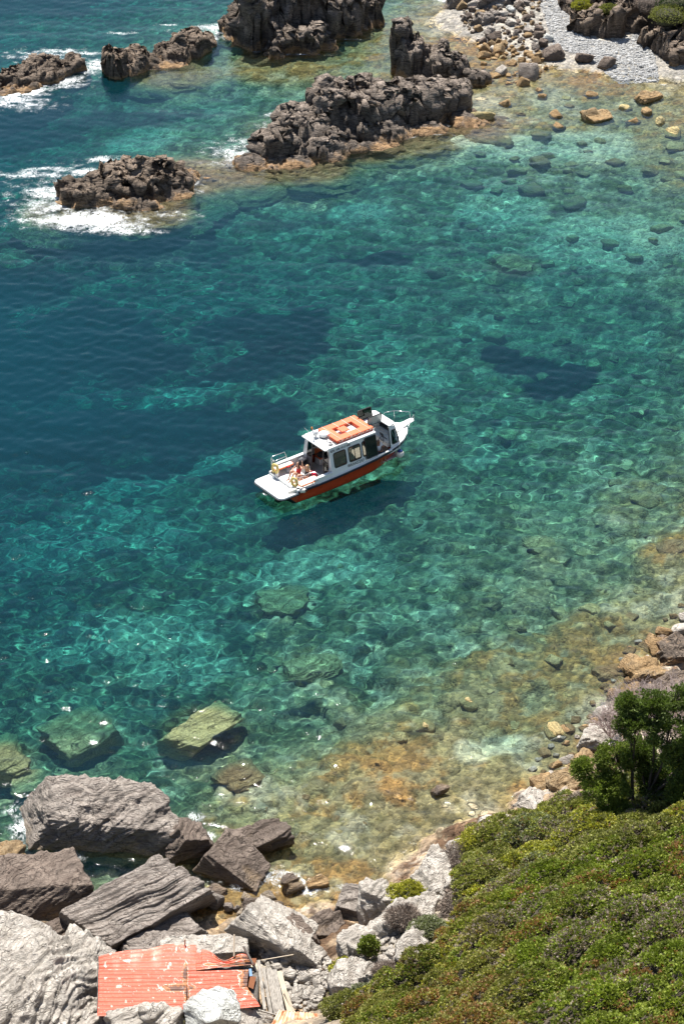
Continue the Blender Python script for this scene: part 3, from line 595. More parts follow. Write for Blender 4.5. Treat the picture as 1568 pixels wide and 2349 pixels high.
boulder('boulder', 'grey cracked boulder right of the white green-veined one', 'boulder', 572, 2356, 100, 1.0, 1.0, 1.75, 'pale', (.1, .3, .2), 6, 103, strata=(.4, .6, .4), amp=.05, freq=1.4)
boulder('boulder', 'pinkish pale pointed boulder at the lower edge under the middle of the roof', 'boulder', 365, 2345, 85, 1.0, 1.1, 2.3, 'pale', (.4, .3, .2), 5, 107)
boulder('boulder', 'light brown rounded boulder at the lower edge, left of the pinkish one', 'boulder', 293, 2348, 88, 1.0, .9, 2.2, 'pale', (.2, .1, .5), 5, 109)
boulder('boulder', 'small pale rock at the lower edge under the left corner of the roof', 'boulder', 212, 2345, 70, 1.0, .8, 1.9, 'pale', (.2, .5, .1), 5, 111)
# ---- pale cliff edge of the hillside
for k, (px, py, w, ly, lz, z, lab) in enumerate([
    (868, 2085, 70, 1.2, 2.0, .9, 'white rock knob at the tip of the cliff edge beside the yellow-green shrub'),
    (890, 2165, 120, 1.7, 2.6, 1.2, 'fissured white cliff block above the rubble right of the hut'),
    (828, 2200, 90, 1.5, 2.0, 1.2, 'white cliff foot rock with dark cracks, next to the rubble'),
    (995, 2040, 110, 1.5, 1.6, 1.5, 'broken pinkish-white cliff rock below the brown dry shrub'),
    (1010, 1990, 70, 1.0, 1.2, 1.2, 'pointed white rock sticking out of the cliff edge over the water'),
    (945, 2110, 100, 1.4, 1.4, 2.2, 'crumbling beige rock face between the yellow and grey shrubs'),
    (960, 2190, 90, 1.4, 1.6, 3.4, 'pale fin of rock under the grey-green shrubs'),
    (812, 2275, 95, 1.6, 2.0, 1.9, 'white rock face below the green shrub, near the rust-coloured sheet'),
    (868, 2265, 70, 1.1, 1.6, 2.6, 'sharp white splinter rock on the slope'),
    (1060, 1950, 60, .8, .8, 1.4, 'small pale rock on the shore edge of the green slope'),
    (1225, 1845, 85, 1.0, .9, .4, 'whitish rock at the waterline where the green slope begins'),
    (1065, 2240, 45, .7, .6, 6.6, 'lone white rock among the shrubs on the slope'),
    (918, 2262, 26, .4, .5, 3.6, 'little white stone poking out of the shrubs')]):
    boulder('cliff_rock', lab, 'rock', px, py, w, ly, lz, z, 'pale', (.2 * math.sin(k * 2.1), .35 * math.sin(k * 1.3), k * .7), 6 if w > 60 else 4, 120 + k * 3, strata=(.6, -.3, .5), amp=.09, freq=1.2, rough=.10)
# ---- submerged boulders one can single out
for k, (px, py, w, ly, lz, z, mt, lab) in enumerate([
    (468, 1675, 178, 1.5, 1.4, -1.0, 'yellow', 'large yellow slanting boulder under water right above the biggest boulder'),
    (552, 1790, 95, 1.6, 1.2, -.9, 'ochre', 'rounded ochre-green boulder under water between the slanting yellow one and the brown boulders'),
    (185, 1690, 165, 2.4, 1.5, -2.2, 'sunk', 'broad green-tinted boulder under water on the lower left'),
    (12, 1750, 90, 2.6, 1.8, -1.2, 'sunk', 'yellowish boulder under water cut by the left edge'),
    (75, 1800, 90, 1.2, .9, -1.6, 'sunk', 'dim small boulder under water just above the biggest boulder, at its left'),
    (650, 1385, 120, 2.2, 1.4, -2.8, 'sunk', 'pale green boulder under water straight below the stern of the boat'),
    (1178, 610, 85, 2.6, 1.2, -3.0, 'sunk', 'pale round boulder under water in the upper right, above the heart-shaped weed patch'),
    (1370, 268, 70, 1.5, .8, -.15, 'ochre', 'ochre boulder breaking the surface off the pebble beach'),
    (1487, 225, 62, 1.0, .7, .05, 'ochre', 'long low brown rock breaking the surface near the right edge'),
    (1142, 1520, 60, 1.2, .8, -1.3, 'sunk', 'small pale boulder under water, left of the dry bush'),
    (1240, 1255, 75, 1.4, .8, -1.8, 'sunk', 'pale blotchy boulder under water to the lower right of the boat'),
    (1540, 1262, 70, 1.2, .9, -.6, 'ochre', 'brown boulder under water at the right edge'),
    (720, 1535, 130, 1.8, 1.0, -2.2, 'sunk', 'low green boulder under water in the middle of the lower bay'),
    (1248, 1805, 70, 1.0, .8, -.05, 'ochre', 'rust-coloured boulder awash left of the tree'),
    (1005, 1815, 34, .4, .45, .0, 'brown', 'dark brown rock poking out of the ochre shoal'),
    (1165, 1000, 50, 1.2, .7, -3.2, 'sunk', 'dim boulder under water off the bow of the boat'),
    (1395, 1545, 60, .9, .7, -.5, 'ochre', 'reddish boulder under water near the right shore')]):
    boulder('sunken_boulder' if z < -.3 else 'awash_rock', lab, 'boulder', px, py, w, ly, lz, z, mt, (.15, .12, .45 + .3 * math.sin(k)) if k else (.25, -.12, .80), 6 if w > 80 else 5, 170 + k * 5, under=True, amp=.07, rough=.07, blocky=(k in (0, 2, 7)))
# ---- stones past singling out: many small individuals that share a few shapes
STONES = {}
def stone_meshes(key, n=7, sub=3, **kw):
    if key not in STONES:
        L = []
        for k in range(n):
            V, Fc = rock_shape(sub, (1, .8, .62), (.1 * k, .2 * k, k), 300 + k * 7, planes=9, amp=.02, rough=.05, box=.5, **kw)
            me = np_mesh(key, V, Fc, smooth=False); me.materials.append(M[key]); L.append(me)
        STONES[key] = L
    return STONES[key]
def stone(name, key, p, size, rz=None, label=None, group=None, sink=.15):
    o = bpy.data.objects.new(name, random.choice(stone_meshes(key))); COL.objects.link(o); recv(o)
    if label and group: label = {'pale': 'pale grey', 'grey': 'dark grey', 'brown': 'brown', 'ochre': 'ochre', 'sunk': 'yellowish', 'slab': 'striped grey', 'marble': 'white'}[key] + ', ' + ('small' if size < .45 else 'middling' if size < .85 else 'large') + ' ' + label
    o.location = (p[0], p[1], p[2] + size * (.31 - sink)); s = size
    o.scale = (s * random.uniform(.85, 1.25), s * random.uniform(.8, 1.1), s * random.uniform(.75, 1.15))
    o.rotation_euler = (random.uniform(-.4, .4), random.uniform(-.4, .4), random.uniform(0, 6.28) if rz is None else rz)
    return tag(o, label, 'stone', group)
def in_poly(x, y, poly):
    r = False; j = len(poly) - 1
    for i in range(len(poly)):
        if (poly[i][1] > y) != (poly[j][1] > y) and x < (poly[j][0] - poly[i][0]) * (y - poly[i][1]) / (poly[j][1] - poly[i][1]) + poly[i][0]: r = not r
        j = i
    return r
def scatter(poly, n, smin, smax, key, name, label, group, zoff=0.0, power=2.0, mind=.75, keys=None):
    xs = [p[0] for p in poly]; ys = [p[1] for p in poly]; placed = []; tries = 0
    while len(placed) < n and tries < n * 40:
        tries += 1
        px, py = random.uniform(min(xs), max(xs)), random.uniform(min(ys), max(ys))
        if not in_poly(px, py, poly): continue
        q = at(px, py, 0)
        for _ in range(3):
            z = ground_z(q[0], q[1]); q = at(px, py, z) if z > 0 else bed(px, py, z)
        s = smin + (smax - smin) * random.random() ** power
        if any(math.hypot(q[0] - a, q[1] - b_) < (s + c_) * .5 * mind for a, b_, c_ in placed): continue
        placed.append((q[0], q[1], s))
        stone(name, random.choice(keys) if keys else key, (q[0], q[1], ground_z(q[0], q[1]) + zoff), s, label=label, group=group)
scatter([(598,2190),(650,2172),(745,2195),(762,2235),(742,2310),(700,2330),(650,2300),(615,2240)], 170, .16, .62, 'pale', 'rubble_stone', 'broken stone in the rubble heap right of the hut', 'stones of the rubble heap', .1, 2.2, .62)
scatter([(1045,5),(1240,0),(1262,100),(1230,130),(1165,110),(1120,118),(1060,60)], 170, .25, 1.0, 'grey', 'shore_stone', 'stone on the stony shore left of the pebble beach', 'stones of the upper shore', 0, 2.0, .7, keys=['pale', 'brown', 'ochre', 'grey', 'brown'])
scatter([(1100,90),(1235,120),(1260,165),(1200,200),(1120,185),(1090,130)], 60, .4, 1.2, 'ochre', 'shallow_stone', 'wet stone in the shallows left of the pebble beach', 'wet ochre stones', -.05, 1.8, .8)
scatter([(1060,300),(1180,205),(1400,215),(1560,225),(1568,420),(1300,480),(1080,430)], 46, .7, 1.9, 'sunk', 'seabed_stone', 'stone under water off the pebble beach', 'stones under water off the beach', 0, 1.6, 1.3, keys=['sunk', 'ochre', 'ochre'])
scatter([(1000,480),(1568,480),(1568,1000),(1300,1000),(1000,760)], 30, .7, 1.8, 'sunk', 'seabed_stone', 'stone on the deep sea bed in the right half of the bay', 'stones on the deeper sea bed', 0, 2.2, 1.6)
scatter([(600,1250),(1568,1050),(1568,1480),(1300,1700),(1050,1690),(700,1700),(480,1560)], 130, .35, 1.25, 'sunk', 'seabed_stone', 'stone on the clear sea bed in front of the boat', 'stones on the clear sea bed', -.28, 2.4, 1.2, keys=['sunk', 'sunk', 'ochre'])
scatter([(560,1860),(700,1780),(1150,1800),(1200,1880),(1000,1960),(900,2050),(700,2060),(620,1990)], 70, .2, .6, 'ochre', 'shoal_stone', 'stone on the shallow ochre shoal below the bay', 'stones on the ochre shoal', -.25, 2.2, .9, keys=['ochre', 'sunk', 'ochre'])
scatter([(1568,1380),(1568,1640),(1420,1700),(1300,1790),(1200,1770),(1330,1640),(1450,1480)], 90, .3, 1.1, 'ochre', 'shore_stone', 'stone along the right shore behind the dry bush', 'stones along the right shore', 0, 1.8, .8, keys=['ochre', 'ochre', 'pale'])
scatter([(870,2070),(930,2040),(1000,1985),(1040,2010),(1050,2070),(990,2140),(930,2200),(900,2240),(850,2250),(810,2320),(780,2300),(775,2240),(810,2180),(870,2140)], 150, .16, .6, 'pale', 'cliff_stone', 'broken stone on the crumbly cliff edge left of the green slope', 'stones of the crumbly cliff edge', .05, 2.0, .6, keys=['pale', 'pale', 'pale', 'brown'])
scatter([(0,2110),(150,2130),(230,2150),(500,2160),(560,2130),(450,2040),(620,2060),(760,2130),(700,2180),(540,2190),(0,2180)], 60, .3, .9, 'brown', 'gap_stone', 'stone wedged between the big boulders behind the hut', 'stones between the big boulders', 0, 1.8, .8, keys=['brown', 'slab', 'grey'])
for k, (px, py, s, ky, lab) in enumerate([(1268,128,1.9,'brown','dark boulder at the waterline left of the pebble beach'),(1338,133,1.4,'brown','brown boulder at the lower left edge of the pebble beach'),(1390,146,1.5,'brown','flat grey-brown boulder at the foot of the pebble beach'),(1212,165,1.9,'slab','dark striped boulder standing in the shallows left of the beach'),(1150,158,1.1,'pale','tan round boulder in the shallows behind the small jagged reef'),(1085,24,1.2,'pale','white boulder among the shore stones at the top'),(1170,35,1.0,'marble','white boulder resting at the top of the stony shore'),(1255,95,1.0,'marble','bright white stone at the left edge of the pebble beach')]):
    p = at(px, py + 8, .1); o = stone('shore_boulder', ky, (p[0], p[1], max(0, ground_z(p[0], p[1]))), s, label=lab); o['category'] = 'boulder'; o.name = 'shore_boulder'
for k, (px, py, w, ly, lz, z, lab) in enumerate([(1310,1815,95,1.4,1.0,.35,'tan shore rock just off the green slope, left of the tree'),(1535,1600,130,2.0,1.3,.2,'brown and pink rock mass at the right edge above the leafless bush'),(1450,1650,110,1.6,1.0,.15,'ochre ledge under the branches of the leafless bush'),(1380,1700,90,1.4,.9,.2,'pinkish ledge at the waterline left of the tree top'),(1560,1500,120,2.0,1.0,.0,'rust-brown ledge at the right edge, half under water'),(1480,1545,90,1.6,.8,-.05,'ochre ledge awash left of the rust-brown one'),(1345,1760,80,1.2,.8,.2,'small tan ledge at the waterline below the pinkish one'),(1140,1905,80,1.0,.8,.4,'pale tan rock at the foot of the green slope, in the shallows')]):
    boulder('shore_ledge', lab, 'rock', px, py, w, ly, lz, z, ('ochre', 'tan', 'ochre', 'pale', 'tan', 'ochre', 'ochre', 'pale')[k], (.15, .1, .4 * k), 6, 400 + k * 3, amp=.1, rough=.12)
# pebbles of the beach: real little stones, joined because nobody could count them
D3, F3 = ico(1)
def pebbles(n, poly, smin, smax):
    V = []; C_ = []; xs = [p[0] for p in poly]; ys = [p[1] for p in poly]; k = 0
    pts = []
    while len(pts) < n:
        px = random.uniform(min(xs), max(xs)); py = random.uniform(min(ys), max(ys))
        if in_poly(px, py, poly): pts.append(at(px, py, .35)[:2])
    pts = np.array(pts); h = base_h(pts[:, 0], pts[:, 1]); nz, _, _ = seafloor_noise(pts[:, 0], pts[:, 1], h)
    r_ = np.random.default_rng(8); s = r_.uniform(smin, smax, n) * (1 + (r_.random(n) > .96) * 1.5)
    S = s[:, None] * r_.uniform(.7, 1.3, (n, 3)) * np.array([.5, .5, .33])
    V = (D3[None] * S[:, None, :]) + np.stack([pts[:, 0], pts[:, 1], h + nz + s * .05], -1)[:, None, :]
    Fc = (F3[None] + (np.arange(n) * len(D3))[:, None, None]).reshape(-1, 3)
    me = np_mesh('beach_pebbles', V.reshape(-1, 3), Fc); g = r_.uniform(.22, .50, n)
    cc = np.stack([g, g * .985, g * .95], -1); set_attr(me, 'own_colour', np.repeat(cc, len(D3), 0))
    return me
m, nt, b = newmat('pebble'); nt.links.new(nd(nt, 'ShaderNodeAttribute', attribute_name='own_colour').outputs[0], b.inputs['Base Color']); b.inputs['Roughness'].default_value = .9
PEB = m
o = link('beach_pebbles', pebbles(17000, [(1235,15),(1300,5),(1320,85),(1400,100),(1470,85),(1500,130),(1512,178),(1420,182),(1350,130),(1270,110)], .06, .15), PEB); tag(o, kind='stuff')

# ------------------------------------------------------------------ plants
def leaf_mat(name, trans=.25, rough=.55):
    m = bpy.data.materials.new(name); m.use_nodes = True; nt = m.node_tree; b = nt.nodes['Principled BSDF']; out = nt.nodes['Material Output']
    a = nd(nt, 'ShaderNodeAttribute', attribute_name='own_colour').outputs[0]
    nt.links.new(a, b.inputs['Base Color']); b.inputs['Roughness'].default_value = rough; b.inputs['Specular IOR Level'].default_value = .3
    if trans:
        tr = nt.nodes.new('ShaderNodeBsdfTranslucent'); nt.links.new(mix(nt, 1.0, a, (1.3, 1.5, .7), 'MULTIPLY'), tr.inputs[0])
        ms = nt.nodes.new('ShaderNodeMixShader'); ms.inputs[0].default_value = trans
        nt.links.new(b.outputs[0], ms.inputs[1]); nt.links.new(tr.outputs[0], ms.inputs[2]); nt.links.new(ms.outputs[0], out.inputs[0])
    return m
LEAF = leaf_mat('leaf'); TWIG = leaf_mat('dry_twig', 0, .9)
vr = np.random.default_rng(77)
def rosettes(P, N, C_, per=6, ln=.05, wd=.026, spread=.9, jit=.25):
    """leaf-sized faces: 'per' leaves fanned round N at each point P"""
    n = len(P); P = np.repeat(P, per, 0); N = np.repeat(N, per, 0); C_ = np.repeat(C_, per, 0); k = len(P)
    D = N + vr.normal(0, spread, (k, 3)) * .75; D /= np.linalg.norm(D, axis=1)[:, None]
    S = np.cross(D, vr.normal(size=(k, 3))); S /= np.linalg.norm(S, axis=1)[:, None] + 1e-9
    L = (ln * vr.uniform(.6, 1.35, k))[:, None]; Wd = (wd * vr.uniform(.7, 1.3, k))[:, None]
    B = P + vr.normal(0, ln * .25, (k, 3))
    V = np.stack([B, B + D * L * .5 + S * Wd, B + D * L, B + D * L * .5 - S * Wd], 1)
    C_ = np.clip(C_ * (1 + vr.normal(0, jit, (k, 1))), .004, .9)
    return V.reshape(-1, 3), np.arange(k * 4).reshape(-1, 4), np.repeat(C_, 4, 0)
def leaf_obj(name, parts_, mat, parent=None):
    V = np.concatenate([p[0] for p in parts_]); C_ = np.concatenate([p[2] for p in parts_]); off = 0; Fs = []
    for p in parts_: Fs.append(p[1] + off); off += len(p[0])
    me = np_mesh(name, V, np.concatenate(Fs), smooth=False); set_attr(me, 'own_colour', C_)
    o = link(name, me, mat, parent); return o
SP = dict(bright=(.145, .175, .026), yellow=(.33, .31, .045), olive=(.20, .20, .055), grey=(.20, .21, .12), red=(.23, .125, .05), dry=(.24, .19, .155), lime=(.19, .215, .032), dark=(.035, .060, .015))
def hill_pt(px, py):
    q = at(px, py, 3)
    for _ in range(8):
        h = float(base_h(np.array([q[0]]), np.array([q[1]]))[0]); q = q * .5 + at(px, py, max(h, 0)) * .5
    return q
HP = [(770,2420),(790,2345),(820,2305),(850,2262),(905,2290),(925,2250),(935,2205),(970,2235),(1000,2170),(1045,2115),(1030,2060),(1060,2010),(1050,1965),(1072,1925),(1110,1935),(1190,1895),(1240,1855),(1300,1835),(1345,1850),(1420,1800),(1568,1760),(1760,1740),(1760,2480),(735,2480)]
HW = [tuple(hill_pt(*p)[:2]) for p in HP]
def inhill(X, Y):
    r = np.zeros(X.shape, bool); j = len(HW) - 1
    for i in range(len(HW)):
        (xi, yi), (xj, yj) = HW[i], HW[j]
        r ^= ((yi > Y) != (yj > Y)) & (X < (xj - xi) * (Y - yi) / (yj - yi + 1e-9) + xi); j = i
    return r
hx0, hx1 = min(p[0] for p in HW), max(p[0] for p in HW); hy0, hy1 = min(p[1] for p in HW), max(p[1] for p in HW)
SHR = []
tries = 0
while len(SHR) < 2000 and tries < 40000:
    tries += 1
    x, y = random.uniform(hx0, hx1), random.uniform(hy0, hy1); r = random.choice([.3, .45, .6, .8, 1.0, 1.25])
    if all((x - a[0]) ** 2 + (y - a[1]) ** 2 > (.55 * (r + a[2])) ** 2 for a in SHR): SHR.append((x, y, r))
SHR = np.array(SHR)
SHR = SHR[inhill(SHR[:, 0], SHR[:, 1])]
sh_base = base_h(SHR[:, 0], SHR[:, 1])
# species by where they grow: bright green to the lower right, olive and yellow along the upper edge, red-brown lower left
reg1 = fbm(xy3(SHR[:, 0] * .22, SHR[:, 1] * .22), 3, 70); reg2 = fbm(xy3(SHR[:, 0] * .35, SHR[:, 1] * .35), 3, 73)
sidx = []
for k, (x, y, r) in enumerate(SHR):
    edge = (y - 40) / 22.0          # 0 near the camera, 1 at the shore
    u = random.random() + .45 * reg2[k]
    if edge > .62: s = 'olive' if u < .42 else 'grey' if u < .55 else 'yellow' if u < .78 else 'olive' if u < .9 else 'dry'
    elif x < 5 - 3 * reg1[k]: s = 'red' if u < .22 else 'yellow' if u < .45 else 'olive' if u < .68 else 'red' if u < .78 else 'bright'
    else: s = 'bright' if u < .36 else 'lime' if u < .56 else 'red' if u < .72 else 'olive' if u < .92 else 'dry'
    sidx.append(s)
def canopy(X, Y):
    """height of the scrub above the hill and the shrub each point belongs to"""
    best = np.zeros(X.shape); who = np.full(X.shape, -1)
    for k, (x, y, r) in enumerate(SHR):
        m_ = (np.abs(X - x) < r * 1.1) & (np.abs(Y - y) < r * 1.1)
        if not m_.any(): continue
        q = np.hypot(X[m_] - x, Y[m_] - y) / (r * 1.08); hh = (.12 + .85 * r) * np.sqrt(np.clip(1 - q * q, 0, 1))
        b_ = best[m_]; w_ = who[m_]; t = hh > b_; b_[t] = hh[t]; w_[t] = k; best[m_] = b_; who[m_] = w_
    return best, who
cx_, cy_ = np.meshgrid(np.arange(hx0, hx1, .11), np.arange(hy0, hy1, .11))
cb, cw = canopy(cx_, cy_); ch_ = base_h(cx_, cy_)
cov = .75 + 0 * cb
hgt = ch_ + cb * .86 + .07 * fbm(xy3(cx_ * 2.5, cy_ * 2.5), 3, 80) - .05
ok = inhill(cx_, cy_) & (cb > .05)
Fc = grid_faces(*cx_.shape); keep = ok.ravel()[Fc].all(1)
me = np_mesh('scrub_twigs', np.stack([cx_, cy_, hgt], -1).reshape(-1, 3), Fc[keep]); 
m, nt, b = newmat('scrub_twigs'); P = pos(nt)
nt.links.new(ramp(nt, noise(nt, P, 11, 5, .7), [(.3, (.02, .018, .01)), (.5, (.07, .055, .035)), (.7, (.14, .115, .085))]), b.inputs['Base Color']); b.inputs['Roughness'].default_value = 1
bump(nt, noise(nt, P, 22, 4), b, 1, .06)
tag(link('scrub_twigs', me, m), kind='stuff')
# leaves of the scrub
n = 175000
px_, py_ = vr.uniform(hx0, hx1, n), vr.uniform(hy0, hy1, n); k_ = inhill(px_, py_); px_, py_ = px_[k_], py_[k_]
cb, cw = canopy(px_, py_); k_ = cb > .06; px_, py_, cb, cw = px_[k_], py_[k_], cb[k_], cw[k_]
e = .04; g0 = cb + base_h(px_, py_)
c1, _ = canopy(px_ + e, py_); c2, _ = canopy(px_, py_ + e)
N = np.stack([-(c1 - cb) / e, -(c2 - cb) / e + .4, np.ones_like(cb)], -1); N = np.clip(N, -3, 3); N /= np.linalg.norm(N, axis=1)[:, None]
wcl, icl = worley(px_ + .1 * fbm(xy3(px_ * 2, py_ * 2), 2, 1), py_, .36, 21)
gap = fbm(xy3(px_ * 1.7, py_ * 1.7), 3, 90)
dryw = fbm(xy3(px_ * .9, py_ * .9), 3, 93)
k_ = (gap > -.42) & (wcl < .74);
bcl = (.17 * np.sqrt(np.clip(1 - (wcl / .8) ** 2, 0, 1)))[k_]; icl = icl[k_]; px_, py_, cb, cw, g0, N, dryw = px_[k_], py_[k_], cb[k_], cw[k_], g0[k_], N[k_], dryw[k_]
PP = np.stack([px_, py_, g0 + bcl + .04 * fbm(xy3(px_ * 3, py_ * 3), 2, 95) + vr.normal(0, .02, len(px_))], -1)
CC = np.array([SP[sidx[i]] for i in cw]); CC = np.where((dryw > .22)[:, None] & (vr.random(len(CC)) < .6)[:, None], np.array(SP['dry']), CC)
CC = np.where((vr.random(len(CC)) < .05)[:, None], np.array(SP['red']), CC)
reg = np.where((PP[:, 1] > 53.5)[:, None], np.array(SP['olive']), np.where((PP[:, 0] < 5.5)[:, None], np.array([.20, .185, .05]), np.array(SP['bright'])))
CC = np.where((vr.random(len(CC)) < .5)[:, None], reg * 1.1, CC)
CC = CC * (.75 + .6 * icl)[:, None]
CC = CC * (1 + .3 * fbm(xy3(px_ * .8, py_ * .8), 2, 97))[:, None]
print('scrub clumps', len(PP))
o = leaf_obj('scrub', [rosettes(PP, N, CC, 6, .082, .036, .8)], LEAF); tag(o, kind='stuff')
# ---- shrubs one can single out
def shrub(name, label, px, py, z, rx, rz, sp, n=900, dry=False, dz=0, group=None, c=None):
    p = (at(px, py, z) if z is not None else hill_pt(px, py)) if c is None else np.array(c)
    root = tag(empty(name, tuple(p)), label, 'shrub', group)
    D = vr.normal(size=(n, 3)); D[:, 2] = np.abs(D[:, 2]) - .15; D /= np.linalg.norm(D, axis=1)[:, None]
    lump = 1 + .28 * fbm(D * 2.2, 3, px * .01)
    rr = lump * vr.uniform(.72, 1.0, n) ; Q = D * rr[:, None] * np.array([rx, rx * .9, rz])
    C_ = np.repeat(np.array(SP[sp])[None], n, 0) * (1 + .2 * vn(Q * 3, 5))[:, None]
    if dry: f = leaf_obj('foliage', [rosettes(Q, D, C_, 5, .17, .008, .7)], TWIG, root)
    else: f = leaf_obj('foliage', [rosettes(Q, D, C_, 6, .07, .027, .8)], LEAF, root)
    mb = MB()
    for k in range(9):
        a = random.uniform(0, 6.28); el = random.uniform(.5, 1.3)
        e_ = Vector((math.cos(a) * math.cos(el) * rx * .8, math.sin(a) * math.cos(el) * rx * .8, math.sin(el) * rz * .85))
        mb.tube([(0, 0, -.15), e_ * .5 + Vector((0, 0, .03)), e_], [.03, .018, .007], 5)
    mb.build('stem', BARK, root)
    # inner mass of twigs
    V, Fc = ico(3); V = V * np.array([rx, rx * .9, rz]) * .72 * (1 + .2 * fbm(V * 2, 2, px * .01))[:, None]
    link('twig_mass', np_mesh('twig_mass', V, Fc), INNER if not dry else INNERD, root)
    return root
BARK = paint('bark', (.10, .075, .06), .95, var=.4); INNER = paint('inner_twigs', (.045, .045, .02), 1, var=.3); INNERD = paint('inner_dry_twigs', (.10, .08, .065), 1, var=.3)
shrub('shrub', 'dense yellow-green shrub on the white cliff edge above the rubble', 935, 2060, 1.7, .85, .6, 'yellow', 1100)
shrub('shrub', 'bright yellow-green shrub at the very tip of the scrub over the water', 1100, 1945, 2.3, 1.0, .7, 'yellow', 1300)
shrub('shrub', 'small dark green shrub hanging on the white rock face', 845, 2175, 2.6, .38, .6, 'bright', 420)
shrub('shrub', 'yellow-green cushion shrub at the lower left end of the slope', 792, 2225, 2.0, .55, .4, 'yellow', 500)
shrub('shrub', 'olive cushion shrub at the lower edge beside the rust-coloured sheet', 790, 2315, 2.9, .8, .55, 'olive', 800)
shrub('shrub', 'tiny green shrub at the lower edge between the pinkish and the white boulder', 412, 2345, 2.2, .3, .25, 'yellow', 220)
shrub('dry_shrub', 'round grey-brown dry shrub on the pale cliff, left of the middle', 925, 2110, 2.9, .65, .5, 'dry', 800, True)
shrub('dry_shrub', 'tall brown dry shrub at the cliff edge beside the yellow-green tip shrub', 1052, 1990, 1.7, .8, 1.0, 'dry', 1000, True)
shrub('dry_shrub', 'grey dry shrub below the broken pinkish cliff rock', 1050, 2085, 3.3, .7, .5, 'dry', 800, True)
shrub('dry_shrub', 'small grey dry shrub beside the white splinter rock', 885, 2235, 3.4, .5, .4, 'dry', 500, True)
shrub('dry_shrub', 'pale lilac-grey cushion shrub in the middle of the slope', 1115, 2190, 6.6, .8, .55, 'dry', 900, True)
shrub('dry_shrub', 'dry twiggy shrub under the left side of the tree', 1345, 1860, 3.4, .9, .7, 'dry', 900, True)
shrub('shrub', 'lime-yellow cushion shrub touching the lilac-grey one in the middle of the slope', 1150, 2175, 7.0, .7, .6, 'lime', 800)
shrub('shrub', 'silvery grey-green shrub on the pale rock fin', 985, 2140, 3.9, .8, .5, 'grey', 900)
shrub('shrub', 'silvery low shrub at the foot of the cliff near the rust-coloured sheet', 835, 2290, 3.0, .6, .4, 'grey', 600)
for k, (px, py, z, r, sp, lab) in enumerate([(1335,14,1.6,1.0,'yellow','yellow-green tuft on the brown outcrop at the upper edge'),(1395,24,2.2,.9,'olive','green tuft on top of the brown outcrop behind the beach'),(1530,40,3.0,1.6,'olive','olive shrub on the dark slope in the upper right corner'),(1555,12,3.4,2.0,'dark','dark shrub in the extreme upper right corner'),(1490,12,3.0,1.4,'dry','leafless brown shrub at the upper edge, left of the corner')]):
    shrub('shrub', lab, px, py, z, r, r * .6, sp, 900, sp == 'dry')
# ---- the tree
def tree():
    base = hill_pt(1452, 1885); base[2] -= .35
    root = tag(empty('evergreen_tree', tuple(base)), 'small evergreen tree with dark twisted trunk on the slope by the right edge', 'tree')
    def rel(px, py, dy):     # point over the base, dy metres farther away
        s = ppm(py); q = np.array([(px - 1452) / s, dy, 0]); 
        q[2] = ((1885 - py) / s - dy * .66) / .755; return Vector(q)
    cl = [(1385,1800,-.2,.95,.62),(1350,1765,.2,.6,.5),(1405,1745,.3,.8,.55),(1440,1690,.2,.8,.7),(1475,1655,.5,.85,.6),(1510,1700,.2,.9,.7),(1545,1745,-.3,1.0,.8),(1560,1815,-.8,1.1,.8),(1500,1790,.6,.9,.7),(1400,1845,-.7,.7,.4),(1462,1740,.8,.9,.7),(1590,1700,.3,1.0,.9),(1600,1780,.3,1.2,1.0),(1580,1860,-.9,.9,.6),(1425,1650,.6,.5,.5),(1520,1640,1,.7,.5)]
    mb = MB(); fork = Vector((.02, .05, .9)); f2 = Vector((-.12, .15, 1.5)); f3 = Vector((.45, .1, 1.5))
    mb.tube([(0, 0, -.3), (.05, 0, .3), fork], [.17, .14, .12], 9); mb.tube([(.14, .1, -.3), (.2, .1, .4), fork + Vector((.1, 0, .1))], [.10, .08, .06], 8)
    mb.build('trunk', BARK, root); 
    for k, (px, py, dy, r, h) in enumerate(cl):
        e_ = rel(px, py, dy); s_ = f2 if e_.x < .1 else f3; md = s_.lerp(e_, .5) + Vector((random.uniform(-.15, .15), random.uniform(-.1, .1), -.12))
        mb = MB(); mb.tube([fork, s_, md, e_], [.09, .07, .045, .015], 7)
        for q in range(7):
            a = Vector((random.gauss(0, 1), random.gauss(0, 1), random.gauss(.4, .8))).normalized() * r * .8
            mb.tube([md.lerp(e_, random.uniform(.2, 1)), e_ + a * .5, e_ + a], [.02, .012, .005], 4)
        mb.build('limb', BARK, root)
    parts_ = []
    for k, (px, py, dy, r, h) in enumerate(cl):
        c = np.array(rel(px, py, dy)); n = int(4200 * r * r)
        D = vr.normal(size=(n, 3)); D /= np.linalg.norm(D, axis=1)[:, None]
        rr = (vr.random(n) ** .45) * (1 + .45 * fbm(D * 1.8, 3, k * 1.7)); Q = D * rr[:, None] * np.array([r, r * .85, h * .9])
        keep = fbm((Q + c) * 2.3, 3, 3) > -.12
        Q, D = Q[keep], D[keep]
        C_ = np.repeat(np.array([.12, .16, .04])[None], len(Q), 0) * (1 + .35 * vn((Q + c) * 1.3, 8))[:, None]
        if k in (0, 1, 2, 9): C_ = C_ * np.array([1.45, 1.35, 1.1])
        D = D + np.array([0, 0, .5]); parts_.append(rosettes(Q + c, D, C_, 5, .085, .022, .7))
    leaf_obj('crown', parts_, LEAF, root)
tree()
